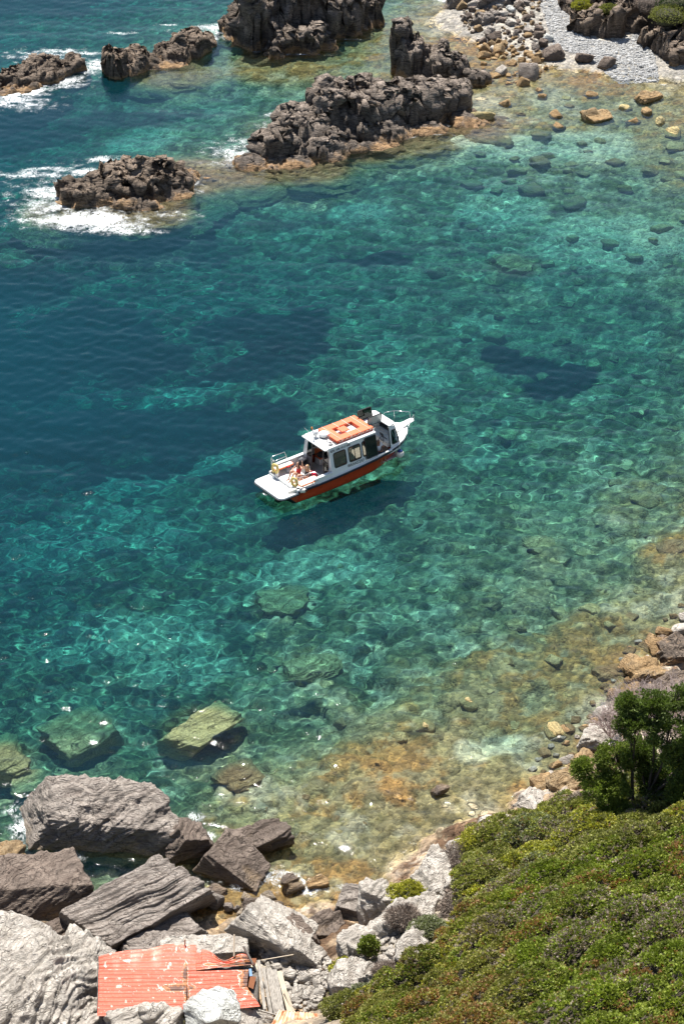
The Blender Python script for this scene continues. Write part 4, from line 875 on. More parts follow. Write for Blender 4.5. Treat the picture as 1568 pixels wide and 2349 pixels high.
def dry_bush(label, px, py, z, h, w, seed, n=9, col=(.46, .37, .34)):
    rr = random.Random(seed); p = at(px, py, z)
    root = tag(empty('leafless_bush', tuple(p)), label, 'bush'); mt = paint('dead_wood', col, .95, var=.3)
    def br(mb, a, d, L, r, lv):
        if lv == 0 or L < .1: return
        b_ = a + d * L; md = a + d * L * .5 + Vector((rr.gauss(0, .05), rr.gauss(0, .05), rr.gauss(0, .04))) * L
        mb.tube([a, md, b_], [r, r * .8, r * .75], 4 if lv < 3 else 5, cap=False)
        for k in range(3 if lv > 1 else 2):
            nd_ = (d + Vector((rr.gauss(0, .5), rr.gauss(0, .5), rr.gauss(.1, .35)))).normalized(); br(mb, a.lerp(b_, rr.uniform(.45, 1)), nd_, L * rr.uniform(.5, .8), r * .6, lv - 1)
    for k in range(n):
        a = rr.uniform(0, 6.28); mb = MB()
        br(mb, Vector((0, 0, -.1)), Vector((math.cos(a) * w / h * .6, math.sin(a) * w / h * .6, 1)).normalized(), h * .5, .032, 5)
        mb.build('branch', mt, root)
dry_bush('pinkish-grey leafless bush behind the top of the tree', 1480, 1712, 1.3, 3.0, 3.0, 3, 30)
dry_bush('smaller grey leafless bush at the right edge beside the tree top', 1568, 1690, 1.6, 2.8, 2.8, 9, 22)
dry_bush('low bare bush on the rocks left of the tree top', 1400, 1690, .9, 2.0, 2.2, 14, 16)

# ------------------------------------------------------------------ the hut
def c8(X, Y): return ((300 + X / 1.568) / 1.7436, (3600 + Y / 1.568) / 1.7436)
PEELM, ntp, bp_ = newmat('painted_iron')
ntp.links.new(nd(ntp, 'ShaderNodeAttribute', attribute_name='own_colour').outputs[0], bp_.inputs['Base Color']); bp_.inputs['Roughness'].default_value = .55
ntp.links.new(mapr(ntp, noise(ntp, pos(ntp), 25, 4), .3, .7, .45, .75), bp_.inputs['Roughness'])
NAILM = paint('rusty_nail', (.25, .06, .03), .7)
q = [c8(145, 640), c8(1160, 300)]
hut0 = at(*c8(560, 520), 0)
hut = tag(empty('stone_hut', (hut0[0], hut0[1], 1.0)), 'small hut with a peeling salmon-red corrugated iron roof among the boulders', 'hut')
hl = np.array([hut0[0], hut0[1], 1.0])
def sheet_iron(corners, zs, rows, lab, pat, cut=None, lift=0.0, base_c=(.56, .085, .040)):
    """corners in crop units: back-left, back-right, front-right, front-left"""
    c = [at(*c8(*k), z) for k, z in zip(corners, zs)]
    nu, nv = 150, 46
    u, v = np.meshgrid(np.linspace(0, 1, nu), np.linspace(0, 1, nv))
    P = (np.einsum('i,jk->jki', c[0], (1 - u) * (1 - v)) + np.einsum('i,jk->jki', c[1], u * (1 - v)) + np.einsum('i,jk->jki', c[2], u * v) + np.einsum('i,jk->jki', c[3], (1 - u) * v))
    Lx = np.linalg.norm(c[1] - c[0]); Ly = np.linalg.norm(c[3] - c[0])
    P[..., 2] += .016 * np.sin(2 * math.pi * v * rows) + lift + .02 * fbm(xy3(u * 3, v * 2), 2, rows) * 1.5
    if cut is not None:      # bent or torn back edge
        P[..., 1] += (1 - v) ** 1.2 * cut(u)
    X8 = corners[0][0] + (corners[1][0] - corners[0][0]) * u; Y8 = corners[0][1] * (1 - v) + corners[3][1] * v
    col = np.zeros(u.shape + (3,)) + base_c
    col = lerp(col, np.array(base_c) * 1.12, sm(fbm(xy3(X8 * .01, Y8 * .02), 3, 4), -.2, .4))
    nn = fbm(xy3(X8 * .03, Y8 * .04), 4, 6); n5 = fbm(xy3(X8 * .09, Y8 * .09), 3, 9)
    for (fx, fy, rx, ry, s_) in [(375,380,42,38,1),(505,375,38,55,.9),(255,410,25,50,.55),(395,500,28,22,.5),(640,345,40,14,.5),(700,380,40,28,.35),(720,470,200,30,.18),(480,420,200,20,.12),(1000,375,60,20,.3)]:
        w_ = np.clip(1.2 - np.hypot((X8 - fx) / rx, (Y8 - fy) / ry) + .3 * nn, 0, 1) * s_ * (.65 + .35 * np.sin(2 * math.pi * v * rows + 1.3))
        col = lerp(col, (.66, .36, .28), np.clip(w_, 0, 1) * .8)
    rust = np.zeros(u.shape); 
    for (fx, fy, rx, ry) in [(690,470,17,60),(640,560,85,24),(700,590,18,50),(730,550,25,18),(1000,415,190,14),(1090,375,70,40),(1070,430,70,30),(1095,510,55,80),(1125,620,60,60),(1115,500,45,30),(860,440,150,5),(430,438,280,1.5),(950,345,80,8),(1010,360,30,14),(1150,560,14,110)]:
        rust = np.maximum(rust, 1.3 - np.hypot((X8 - fx) / rx, (Y8 - fy) / ry))
    rust = rust + nn * .42
    col = lerp(col, (.66, .56, .48), sm(rust, .16, .2) * .9)
    col = lerp(col, (.36, .12, .03), sm(rust, .22, .28))
    col = lerp(col, (.10, .035, .018), sm(rust + n5 * .6, .45, .7))
    edge = np.minimum(v, 1 - v) * Ly; 
    col = lerp(col, (.62, .50, .42), sm(nn * .6 + (.09 - edge) * 6, .5, .55) * .7)
    sp_ = fbm(xy3(X8 * .045, Y8 * .07), 3, 14); col = lerp(col, (.82, .76, .68), sm(np.abs(sp_ - .42) * -1, -.03, -.012) * .5 * (fbm(xy3(X8 * .01, Y8 * .02), 2, 18) > .08))
    col = lerp(col, (.42, .12, .05), sm(.016 - edge, 0, .01) * .8)
    V = P.reshape(-1, 3) - hl
    me = np_mesh('roof_sheet', V, grid_faces(nv, nu)); set_attr(me, 'own_colour', col.reshape(-1, 3))
    o = link('roof_sheet', me, PEELM, hut); o['label'] = lab
    sol = o.modifiers.new('thick', 'SOLIDIFY'); sol.thickness = .006
    mb = MB(); nn_ = 0
    for ui in np.arange(.06, 1, .11):
        for vi in (np.arange(int(rows)) + .25) / rows:
            if rust[int(vi * (nv - 1)), int(ui * (nu - 1))] > .1: continue
            p_ = P[int(vi * (nv - 1)), int(ui * (nu - 1))] - hl
            mb.lathe([(0, .016), (.014, .010), (.02, 0)], tuple(p_), 6)
    o2 = mb.build('nails', NAILM, hut); o2['kind'] = 'stuff'
zb = 2.62
sheet_iron([(150,352),(757,352),(762,442),(152,438)], (zb+.05,zb+.05,zb,zb), 4, 'long back left roof sheet with bent back edge and pale faded patches', 0, cut=lambda u: np.interp(u, [0, .12, .3, .5, .68, .85, 1], [-.02, .28, .50, .58, .98, 1.02, .9]) * .62)
sheet_iron([(150,436),(702,430),(702,575),(148,580)], (zb,zb,zb-.06,zb-.06), 6, 'middle left roof sheet with a faded patch and a rusty right end', 1, lift=.012)
sheet_iron([(148,578),(700,573),(698,718),(142,732)], (zb-.06,zb-.06,zb-.12,zb-.12), 6, 'front left roof sheet, mostly intact', 2, lift=.024)
sheet_iron([(758,330),(1095,352),(1135,402),(762,442)], (zb+.05,zb+.05,zb,zb), 4, 'torn back right roof sheet with rust along its front edge', 3, cut=lambda u: .22 * np.sin(u * 9) * (u > .1) - .15 * u, lift=.01)
sheet_iron([(700,450),(1090,436),(1078,552),(704,570)], (zb-.02,zb-.02,zb-.07,zb-.07), 5, 'middle right roof sheet with a ragged rusty right end', 4, lift=.0)
sheet_iron([(702,566),(1080,548),(1162,668),(706,716)], (zb-.06,zb-.06,zb-.12,zb-.12), 5, 'front right roof sheet with a rusty corner', 5, lift=.014)
# battered rust flap, walls, beams, planks
mb = MB(); a, b_, c_, d_ = (Vector(at(*c8(X, Y), 2.58) - hl) for X, Y in ((1060, 368), (1138, 366), (1130, 412), (1075, 405)))
mb.poly([a, b_, c_, d_], (0, 0, .012)); RUST = paint('rust', (.20, .07, .025), .9, var=.6); mb.build('rust_flap', RUST, hut)
mb = MB(); a, b_, c_, d_ = (Vector(at(*c8(X, Y), 2.5) - hl) for X, Y in ((1098, 480), (1135, 482), (1118, 560), (1085, 545)))
mb.poly([a, b_, c_, d_], (0, 0, .012)); mb.build('rust_flap', RUST, hut)
mb = MB(); a, b_, c_, d_ = (Vector(at(*c8(X, Y), 2.5) - hl) for X, Y in ((1090, 434), (1106, 432), (1112, 478), (1094, 480)))
mb.poly([a, b_, c_, d_], (0, 0, .02)); mb.build('blue_board', paint('blue_board', (.12, .22, .38), .7), hut)
WALLM = rock_mat('hut_wall_stone', (.06, .05, .045), (.16, .135, .115), (.28, .25, .22), (0, 0, 1), wet=0, sc_=2)
k0 = Vector(at(*c8(165, 400), 2.45) - hl); k1 = Vector(at(*c8(1125, 430), 2.45) - hl); k2 = Vector(at(*c8(1120, 650), 2.35) - hl); k3 = Vector(at(*c8(165, 700), 2.35) - hl)
for p_, q_ in ((k0, k1), (k1, k2), (k3, k2), (k0, k3)):
    # stones of the wall, one by one, in courses
    L = (q_ - p_); ln = L.length; ang = math.atan2(L.y, L.x); zt = -.1
    while zt > -1.5 and False: pass
    mb = MB(); mb.box(((p_ + q_) / 2 + Vector((0, 0, -.95))), (ln, .3, 1.8), (0, 0, ang), .03); w_ = mb.build('wall', WALLM, hut)
wood = lambda nm, c1_, c2_: None
WOODG, ntw, bw = newmat('weathered_wood'); tc = ntw.nodes.new('ShaderNodeTexCoord').outputs['Object']; mpw = nd(ntw, 'ShaderNodeMapping'); mpw.inputs['Scale'].default_value = (9, 1.2, 9); ntw.links.new(tc, mpw.inputs[0])
ntw.links.new(ramp(ntw, noise(ntw, mpw.outputs[0], 2.5, 5, .65), [(.3, (.10, .085, .07)), (.5, (.30, .27, .235)), (.7, (.46, .42, .36))]), bw.inputs['Base Color']); bw.inputs['Roughness'].default_value = .9
WOODL = paint('bare_wood', (.52, .43, .32), .85, var=.3)
def beam(name, A, B, w_, t_, mat, label=None, parent=hut):
    A, B = Vector(A), Vector(B); d_ = B - A; mb = MB(); 
    Mx = d_.to_track_quat('Y', 'Z').to_euler(); mb.box((A + B) / 2, (w_, d_.length, t_), Mx, .008)
    o = mb.build(name, mat, parent)
    if label: o['label'] = label
    return o
def hp(X, Y, z): return Vector(at(*c8(X, Y), z) - hl)
beam('pole', hp(1055, 287, 3.2), hp(1200, 565, 1.7), .07, .07, WOODG, 'grey pole leaning across the right end of the roof')
beam('rafter', hp(1150, 380, 2.4), hp(1190, 690, 2.0), .12, .1, WOODG)
beam('pole', hp(1150, 690, 2.2), hp(1262, 722, 1.9), .06, .06, WOODG, 'short pole under the front right corner of the roof')
beam('pole', hp(998, 215, 3.3), hp(997, 355, 2.75), .06, .06, WOODL, 'pale upright stick at the back edge of the roof')
beam('pole', hp(690, 245, 2.95), hp(690, 280, 2.7), .05, .05, WOODL, 'stub of pale stick behind the roof')
for k, (x0, y0, x1, y1, w_, mt) in enumerate([(1180,425,1228,712,.13,WOODG),(1212,430,1262,712,.20,WOODG),(1246,436,1296,700,.22,WOODG),(1280,445,1345,700,.19,WOODL),(1312,560,1370,700,.12,WOODL)]):
    z0, z1 = 1.95 - .05 * k, 1.55 - .04 * k
    o = beam('plank', at(*c8(x0, y0), z0), at(*c8(x1, y1), z1), w_, .035, mt, None, None)
    tag(o, ['narrow dark grey plank next to the hut, nearest its roof', 'wide grey plank, second from the hut roof', 'grey plank with a long crack, third from the hut roof', 'light brown plank lying beside the grey ones', 'short white-yellow plank nearest the rubble heap'][k], 'plank')
o = beam('stick', at(*c8(1165, 378), 2.0), at(*c8(1370, 342), 1.5), .035, .03, WOODL, None, None); tag(o, 'thin pale stick lying across the rubble heap behind the planks', 'stick')
# rust-coloured sheet in the foreground
c4 = [at(*c8(X, Y), z) for X, Y, z in ((1278, 690, 2.0), (1525, 712, 2.0), (1560, 830, 1.85), (1220, 800, 1.85))]
u, v = np.meshgrid(np.linspace(0, 1, 150), np.linspace(0, 1, 40)); P_ = sum(np.einsum('i,jk->jki', c, w_) for c, w_ in zip(c4, ((1 - u) * (1 - v), u * (1 - v), u * v, (1 - u) * v)))
P_[..., 2] += .028 * np.sin(2 * math.pi * u * 13) + .03 * fbm(xy3(u * 3, v * 3), 2, 4)
me = np_mesh('rusty_sheet', P_.reshape(-1, 3), grid_faces(40, 150)); nn = fbm(xy3(u * 9, v * 3), 4, 2)
set_attr(me, 'own_colour', lerp(lerp(np.zeros(u.shape + (3,)) + (.66, .38, .22), (.70, .55, .40), sm(nn, 0, .3)), (.40, .15, .06), sm(-nn, .08, .3)).reshape(-1, 3))
o = link('rusty_sheet', me, PEELM); o.modifiers.new('thick', 'SOLIDIFY').thickness = .006; tag(o, 'light rust-coloured corrugated sheet lying at the lower edge right of the planks', 'metal sheet')

# ------------------------------------------------------------------ the boat
WHITE = paint('white_gelcoat', (.78, .78, .76), .28, spec=.5, var=.10); WHITE2 = paint('white_deck', (.80, .79, .76), .5, var=.04)
REDH = paint('red_hull', (.50, .062, .018), .35, var=.32); NAVY = paint('navy_strake', (.012, .018, .035), .4); BLK = paint('black_rubber', (.015, .015, .017), .45)
BOTT = paint('black_antifouling', (.02, .02, .022), .7); STEEL = paint('stainless', (.72, .72, .72), .22, metal=.85); ORNG = paint('orange_vinyl', (.72, .17, .05), .5, var=.1)
GREYI = paint('grey_interior', (.42, .42, .41), .6, var=.1); GREYD = paint('dark_interior', (.10, .10, .105), .6); ORBR = paint('orange_raft', (.78, .14, .045), .6, var=.12); OREDGE = paint('orange_raft_side', (.70, .11, .04), .65, var=.15)
LETT = paint('black_lettering', (.02, .025, .035), .5); ROPEM = paint('white_rope', (.7, .66, .58), .9)
def glass_mat(name, col, mixf=.5, rough=.02):
    m = bpy.data.materials.new(name); m.use_nodes = True; nt = m.node_tree; nt.nodes.clear(); out = nt.nodes.new('ShaderNodeOutputMaterial')
    t = nd(nt, 'ShaderNodeBsdfTransparent'); t.inputs[0].default_value = (*col, 1); g = nd(nt, 'ShaderNodeBsdfGlossy', Roughness=rough); fr = nd(nt, 'ShaderNodeFresnel', IOR=1.5)
    ms = nt.nodes.new('ShaderNodeMixShader'); nt.links.new(fr.outputs[0], ms.inputs[0]); nt.links.new(t.outputs[0], ms.inputs[1]); nt.links.new(g.outputs[0], ms.inputs[2]); nt.links.new(ms.outputs[0], out.inputs[0]); return m
GLASS = glass_mat('tinted_glass', (.62, .60, .54)); GLASSD = glass_mat('dark_glass', (.10, .14, .12)); GLASSC = glass_mat('clear_glass', (.8, .84, .82)); HATCHP = paint('frosted_pane', (.55, .56, .52), .25)
BX, BY, BH = -0.05, 92.1, R(38)
boat = tag(empty('water_taxi_boat', (BX, BY, 0), BH), 'white and red-orange cabin motorboat floating in the middle of the clear bay', 'boat')
Bm = Matrix.Translation((BX, BY, 0)) @ Matrix.Rotation(BH, 4, 'Z')
def bw_(x, y, z): return Bm @ Vector((x, y, z))
ST = [-3.85, -2.6, -1.2, .2, 1.4, 2.3, 3.0, 3.55, 3.95, 4.25, 4.42]
BS = [1.27, 1.33, 1.36, 1.37, 1.36, 1.31, 1.20, 1.02, .78, .46, .05]
ZS = [.86, .88, .92, .98, 1.06, 1.14, 1.22, 1.29, 1.34, 1.38, 1.40]
BW_ = [1.13, 1.19, 1.22, 1.18, 1.06, .86, .62, .38, .20, .08, .01]
def hull():
    rows = []
    for i, X in enumerate(ST):
        fr = max(0, (X - 1.4) / 3.0); b, z, w = BS[i], ZS[i], BW_[i]
        sh = lambda zz: X - fr ** 1.5 * (z - zz) * .62
        zl = z - .20 - .04 * fr; prof = [(0, -.55 + .35 * fr ** 2), (w * .72, -.28 + .2 * fr), (w, .06), (w + (b - w) * .5, .06 + (zl - .06) * .42), (b - .03, zl), (b + .015, zl + .005), (b + .015, zl + .12), (b - .015, zl + .125), (b, z), (b - .09, z + .012), (b - .10, z - .06)]
        rows.append([(sh(zz), yy, zz) for yy, zz in prof])
    return rows
HR = hull(); mats = [0, 0, 1, 1, 2, 2, 2, 3, 3, 3]     # bottom, red, navy, white
mb = MB(); bm = mb.bm
for sgn in (1, -1):
    V = [[bm.verts.new((p[0], p[1] * sgn, p[2])) for p in r] for r in HR]
    for i in range(len(V) - 1):
        for j in range(len(mats)):
            try: f = bm.faces.new((V[i][j], V[i + 1][j], V[i + 1][j + 1], V[i][j + 1])); f.material_index = mats[j]; f.smooth = j not in (4, 6)
            except ValueError: pass
    r = V[0]; c0 = bm.verts.new((r[0].co.x, 0, .06)); c1 = bm.verts.new((r[0].co.x, 0, r[4].co.z)); c2 = bm.verts.new((r[0].co.x, 0, .80))
    for fv, mi in (((r[0], r[1], r[2], c0), 0), ((c0, r[2], r[3], r[4], c1), 1), ((c1, r[4], r[5], r[6], r[7], r[8], c2), 3)):
        f = bm.faces.new(fv); f.material_index = mi
bmesh.ops.remove_doubles(bm, verts=bm.verts, dist=.004)
mb.build('hull', [BOTT, REDH, NAVY, WHITE], boat)
def sheer_at(x): return float(np.interp(x, ST, BS)), float(np.interp(x, ST, ZS))
# stern platform with rounded corners, cockpit deck, foredeck
def rounded(x0, x1, y0, y1, r, cors=(1, 1, 1, 1), n=6):
    out = []
    for (cx, cy, a0, f) in ((x1 - r, y1 - r, 0, cors[0]), (x0 + r, y1 - r, 90, cors[1]), (x0 + r, y0 + r, 180, cors[2]), (x1 - r, y0 + r, 270, cors[3])):
        if f:
            for k in range(n + 1): a = R(a0 + 90 * k / n); out.append((cx + r * math.cos(a), cy + r * math.sin(a)))
        else: out.append((cx + (r if a0 in (0, 270) else -r), cy + (r if a0 in (0, 90) else -r)))
    return out
mb = MB(); mb.poly([(x, y, .58) for x, y in rounded(-4.95, -3.70, -1.24, 1.24, .30, (0, 1, 1, 0))], (0, 0, .12), bev=.02); mb.build('swim_platform', WHITE2, boat)
mb = MB(); mb.tube([(x, y, .585) for x, y in rounded(-4.965, -3.74, -1.255, 1.255, .30, (0, 1, 1, 0))], .028, 6); mb.build('rub_rail', BLK, boat)
mb = MB()
mb.box((-3.15, 0, .66), (1.5, 2.46, .08)); mb.box((-2.05, -.92, .66), (.8, .72, .08)); mb.box((-2.05, .92, .66), (.8, .72, .08)); mb.box((-2.05, 0, .36), (.8, 1.14, .04)); mb.box((-2.43, 0, .50), (.04, 1.14, .26)); mb.box((-2.05, .575, .50), (.8, .03, .26)); mb.box((-2.05, -.575, .50), (.8, .03, .26))
mb.build('cockpit_deck', WHITE2, boat)
for s in (1, -1):      # raised bulwark
    mb = MB(); x0 = -3.55 if s > 0 else -2.75
    mb.box(((x0 - 1.6) / 2, s * 1.27, .92), (-1.6 - x0, .09, .46), (0, 0, 0), .02); mb.box(((x0 - 1.6) / 2, s * 1.24, 1.155), (-1.6 - x0 + .06, .20, .04), (0, 0, 0), .015)
    mb.build('bulwark', WHITE, boat)
for s in (1, -1):      # sloping wedge blocks beside the platform
    mb = MB(); mb.poly([(-4.0, s * .72, .70), (-3.62, s * .72, .70), (-3.62, s * .72, .98)], (0, s * .10, 0)); mb.build('step_block', WHITE, boat)
pts = [(x, sheer_at(x)[0] - .09, sheer_at(x)[1] - .02) for x in np.linspace(2.55, 4.36, 12)]
mb = MB(); bm = mb.bm; A = [bm.verts.new(p) for p in pts]; Bv = [bm.verts.new((p[0], -p[1], p[2])) for p in pts]; Cc = [bm.verts.new((p[0], 0, p[2] + .05)) for p in pts]
for i in range(len(pts) - 1):
    for q_ in ((A[i], A[i + 1], Cc[i + 1], Cc[i]), (Cc[i], Cc[i + 1], Bv[i + 1], Bv[i])):
        f = bm.faces.new(q_); f.smooth = True
mb.box((3.72, 0, 1.36), (.52, .62, .06), (0, -.04, 0), .025)
mb.build('foredeck', WHITE2, boat)
mb = MB(); mb.poly([(4.15, .24, 1.40), (4.15, -.24, 1.40), (4.95, -.17, 1.50), (5.02, 0, 1.51), (4.95, .17, 1.50)], (0, 0, .05), bev=.015); mb.build('bow_pulpit', WHITE, boat)
mb = MB()
for x in (4.6, 4.6): pass
mb.box((4.7, 0, 1.44), (.5, .06, .08)); mb.tube([(4.95, 0, 1.44), (4.75, 0, 1.30), (4.72, .12, 1.20)], .02, 6); mb.build('anchor', STEEL, boat)
# cabin: sides lean inwards from the sheer
YB, YT, ZB, ZT = 1.32, 1.00, .94, 2.36
def sp(x, z, s, off=0.0):
    """a point on the cabin side (s=-1 starboard), off metres proud of it"""
    t = (z - ZB) / (ZT - ZB); zb = ZB; y = YB + (YT - YB) * t
    yb = sheer_at(x)[0] - .03
    y = min(y, yb + (YT - yb) * t) if x > 1 else y
    return Vector((x, s * (y + off), z))
WIN = [(-1.35, -.58, 1.32, 2.10, 'w'), (-.36, .40, 1.32, 2.10, 'w'), (.56, 1.34, 1.32, 2.12, 'w'), (1.46, 2.42, 1.14, 2.36, 'door'), (2.58, 3.02, 1.34, 2.12, 'f')]
def side(s):
    xs = sorted({-1.6, 2.52, 3.20, *[w[0] for w in WIN], *[w[1] for w in WIN]}); zs = [ZB - .06, 1.14, 1.32, 2.10, 2.12, ZT]
    mb = MB(); bm = mb.bm
    for i in range(len(xs) - 1):
        for j in range(len(zs) - 1):
            xm, zm = (xs[i] + xs[i + 1]) / 2, (zs[j] + zs[j + 1]) / 2
            if any(w[0] < xm < w[1] and w[2] < zm < w[3] for w in WIN): continue
            def X_(x, z): return x - max(0, z - ZB) * .26 * max(0, x - 2.58) / .62
            q_ = [(X_(xs[i], zs[j]), zs[j]), (X_(xs[i + 1], zs[j]), zs[j]), (X_(xs[i + 1], zs[j + 1]), zs[j + 1]), (X_(xs[i], zs[j + 1]), zs[j + 1])]
            bm.faces.new([bm.verts.new(sp(x, z, s)) for x, z in q_])
    bmesh.ops.remove_doubles(bm, verts=bm.verts, dist=.001)
    r = bmesh.ops.solidify(bm, geom=bm.faces[:], thickness=.035 * (-s))
    mb.build('cabin_side', WHITE, boat)
    for (x0, x1, z0, z1, kd) in WIN:
        if kd == 'door': continue
        rp = rounded(x0 - .01, x1 + .01, z0 - .01, z1 + .01, .10)
        if kd == 'f': rp = [(x + (z - 1.34) * (-.28) * ((x - x0) / (x1 - x0) * .7), z) for x, z in rp]
        mb = MB(); mb.tube([sp(x, z, s, .012) for x, z in rp], .026, 6, closed=True); fr = mb.build('window', BLK, boat)
        if kd == 'w' and not (x0 > .5): mb = MB(); mb.box(sp((x0 + x1) / 2, (z0 + z1) / 2, s, .005), (.035, .03, z1 - z0), (s * math.atan((YB - YT) / (ZT - ZB)), 0, 0)); (mb.build('frame', BLK, fr) if x0 > -.5 else mb.bm.free())
        mb = MB(); mb.poly([sp(x, z, s, -.012) for x, z in rp], (0, s * .006, 0)); mb.build('pane', GLASS if kd == 'w' else GLASSC, fr)
    # dark sliding pane pushed aft over the third window, rails of the door opening
    rp = rounded(.74, 1.46, 1.16, 2.26, .05)
    mb = MB(); mb.tube([sp(x, z, s, .05) for x, z in rp], .035, 6, closed=True); fr = mb.build('sliding_window', BLK, boat)
    mb = MB(); mb.poly([sp(x, z, s, .045) for x, z in rp], (0, s * .008, 0)); mb.build('pane', GLASSD, fr)
    mb = MB(); mb.tube([sp(1.46, 1.14, s, .0), sp(1.46, 2.36, s, .0)], .02, 6); mb.tube([sp(2.42, 1.14, s, .0), sp(2.42, 2.36, s, .0)], .028, 6); mb.tube([sp(1.46, 1.14, s, .01), sp(2.42, 1.14, s, .01)], .022, 6)
    mb.build('door_frame', BLK, boat)
    mb = MB(); mb.box(sp(1.94, 1.10, s, .02), (1.0, .14, .05), (0, 0, 0), .015); mb.build('sill', WHITE, boat)
for s in (-1, 1): side(s)
# aft bulkhead: posts, dark sliding door, opening, clear panel
def bulk(y0, y1, z0, z1, name, mat, t=.04, x=-1.6, dx=0.0):
    mb = MB(); 
    def yy(y, z): return y * (YB + (YT - YB) * max(0, (z - ZB)) / (ZT - ZB)) / YB
    mb.poly([(x + dx, yy(y0, z0), z0), (x + dx, yy(y1, z0), z0), (x + dx, yy(y1, z1), z1), (x + dx, yy(y0, z1), z1)], (t, 0, 0)); return mb.build(name, mat, boat)
bulk(1.02, 1.30, .70, 2.36, 'bulkhead_panel', WHITE); bulk(-1.30, -1.14, .70, 2.36, 'bulkhead_panel', WHITE); bulk(-1.14, 1.02, 2.22, 2.36, 'bulkhead_panel', WHITE)
bulk(.52, 1.02, .40, 2.22, 'aft_door', GREYD, .03, dx=.012); bulk(.56, .98, 1.25, 2.12, 'door_pane', GLASSD, .01, dx=-.005)
f = bulk(-1.14, -.62, .70, 2.22, 'aft_window', GLASS, .012, dx=.01)
mb = MB()
for y in (.52, -.62, -1.12): mb.box((-1.6, y * .88, 1.45), (.05, .04, 1.60), (0, 0, 0), .0)
mb.box((-1.6, -.77, 1.5), (.05, .5, .035)); mb.build('door_frame', paint('bronze_frame', (.09, .08, .075), .4), boat)
mb = MB(); mb.tube([(-1.68, -1.08, .95), (-1.66, -1.12, 1.35)], .02, 6); mb.build('handle', STEEL, boat)
# cabin floor and fittings
mb = MB(); mb.box((.75, 0, .42), (4.7, 2.3, .04)); mb.build('cabin_floor', GREYI, boat)
for s in (1, -1):
    for (x0, x1) in ((-.95, 1.25),):
        mb = MB(); mb.box(((x0 + x1) / 2, s * .86, .62), (x1 - x0, .42, .36), (0, 0, 0), .02); sb = mb.build('bench_base', WHITE2, boat)
        mb = MB(); mb.box(((x0 + x1) / 2, s * .84, .85), (x1 - x0, .48, .10), (0, 0, 0), .03); mb.build('bench_cushion', ORNG, boat)
        mb = MB(); mb.box(((x0 + x1) / 2, s * 1.08, 1.12), (x1 - x0, .08, .30), (0, 0, 0), .03); mb.build('bench_backrest', ORNG, boat)
mb = MB(); mb.box((-1.2, -.45, .68), (.34, .42, .5), (0, 0, 0), .02); cb_ = mb.build('locker_box', GREYI, boat); mb = MB(); mb.box((-1.2, -.45, .95), (.37, .45, .05), (0, 0, 0), .02); mb.build('lid', paint('green_grey_lid', (.12, .16, .15), .6), cb_)
mb = MB(); mb.box((2.72, -.1, 1.22), (.55, 1.7, .35), (0, .0, 0), .05); mb.box((2.5, -.55, 1.36), (.3, .6, .2), (0, .6, 0), .03); mb.build('dashboard', WHITE, boat)
mb = MB()
for (y, z) in ((-.75, 1.50), (-.62, 1.50), (-.5, 1.5), (-.38, 1.49)): mb.lathe([(0, .02), (.045, .02), (.05, 0)], (2.50, y, z), 10, (0, -.9, 0))
mb.box((2.62, -.2, 1.50), (.05, .26, .18), (0, -.4, 0), .01); mb.build('gauges', GREYD, boat)
mb = MB(); mb.tube([(2.30 + .09 * math.sin(a), -.55 + .19 * math.cos(a), 1.40 + .17 * math.sin(a)) for a in np.linspace(0, 2 * math.pi, 16, endpoint=False)], .014, 6, closed=True)
for a in (0.5, 2.6, 4.7): mb.tube([(2.33, -.55, 1.38), (2.30 + .09 * math.sin(a), -.55 + .19 * math.cos(a), 1.40 + .17 * math.sin(a))], .010, 5)
mb.build('steering_wheel', GREYD, boat)
mb = MB(); mb.lathe([(.05, 0), (.05, .45)], (1.72, -.62, .44), 10); mb.box((1.72, -.62, .93), (.46, .46, .1), (0, 0, 0), .03); mb.box((1.50, -.62, 1.18), (.09, .44, .42), (0, -.1, 0), .03); mb.build('helm_seat', GREYD, boat)
# windscreen
ZW, XW = 1.36, 3.32
mb = MB(); q_ = [(XW, -.80, 1.30), (XW, .80, 1.30), (2.92, .74, 2.34), (2.92, -.74, 2.34)]; mb.poly(q_, (-.012, 0, 0)); ws = mb.build('windscreen', GLASSC, boat)
mb = MB(); mb.tube([Vector(p) + Vector((.01, 0, 0)) for p in q_], .03, 6, closed=True); mb.tube([(XW + .01, 0, 1.30), (2.93, 0, 2.34)], .025, 6); mb.build('frame', BLK, ws)
for s in (1, -1):
    mb = MB(); mb.poly([(3.18, s * 1.10, 1.16), (XW, s * .80, 1.28), (2.92, s * .74, 2.36), (2.86, s * .98, 2.36)], (-.02, -s * .02, 0)); mb.build('corner_pillar', WHITE, boat)
    mb = MB(); mb.tube([(3.15, s * 1.10, 1.22), (3.30, s * .86, 1.30), (2.97, s * .80, 2.25), (2.92, s * .94, 2.25)], .016, 5, closed=True); mb.build('trim', BLK, boat)
mb = MB(); mb.poly([(3.16, -1.12, 1.10), (3.16, 1.12, 1.10), (3.36, .80, 1.12), (3.36, -.80, 1.12)], (0, 0, .2), bev=.02); mb.build('windscreen_base', WHITE, boat)
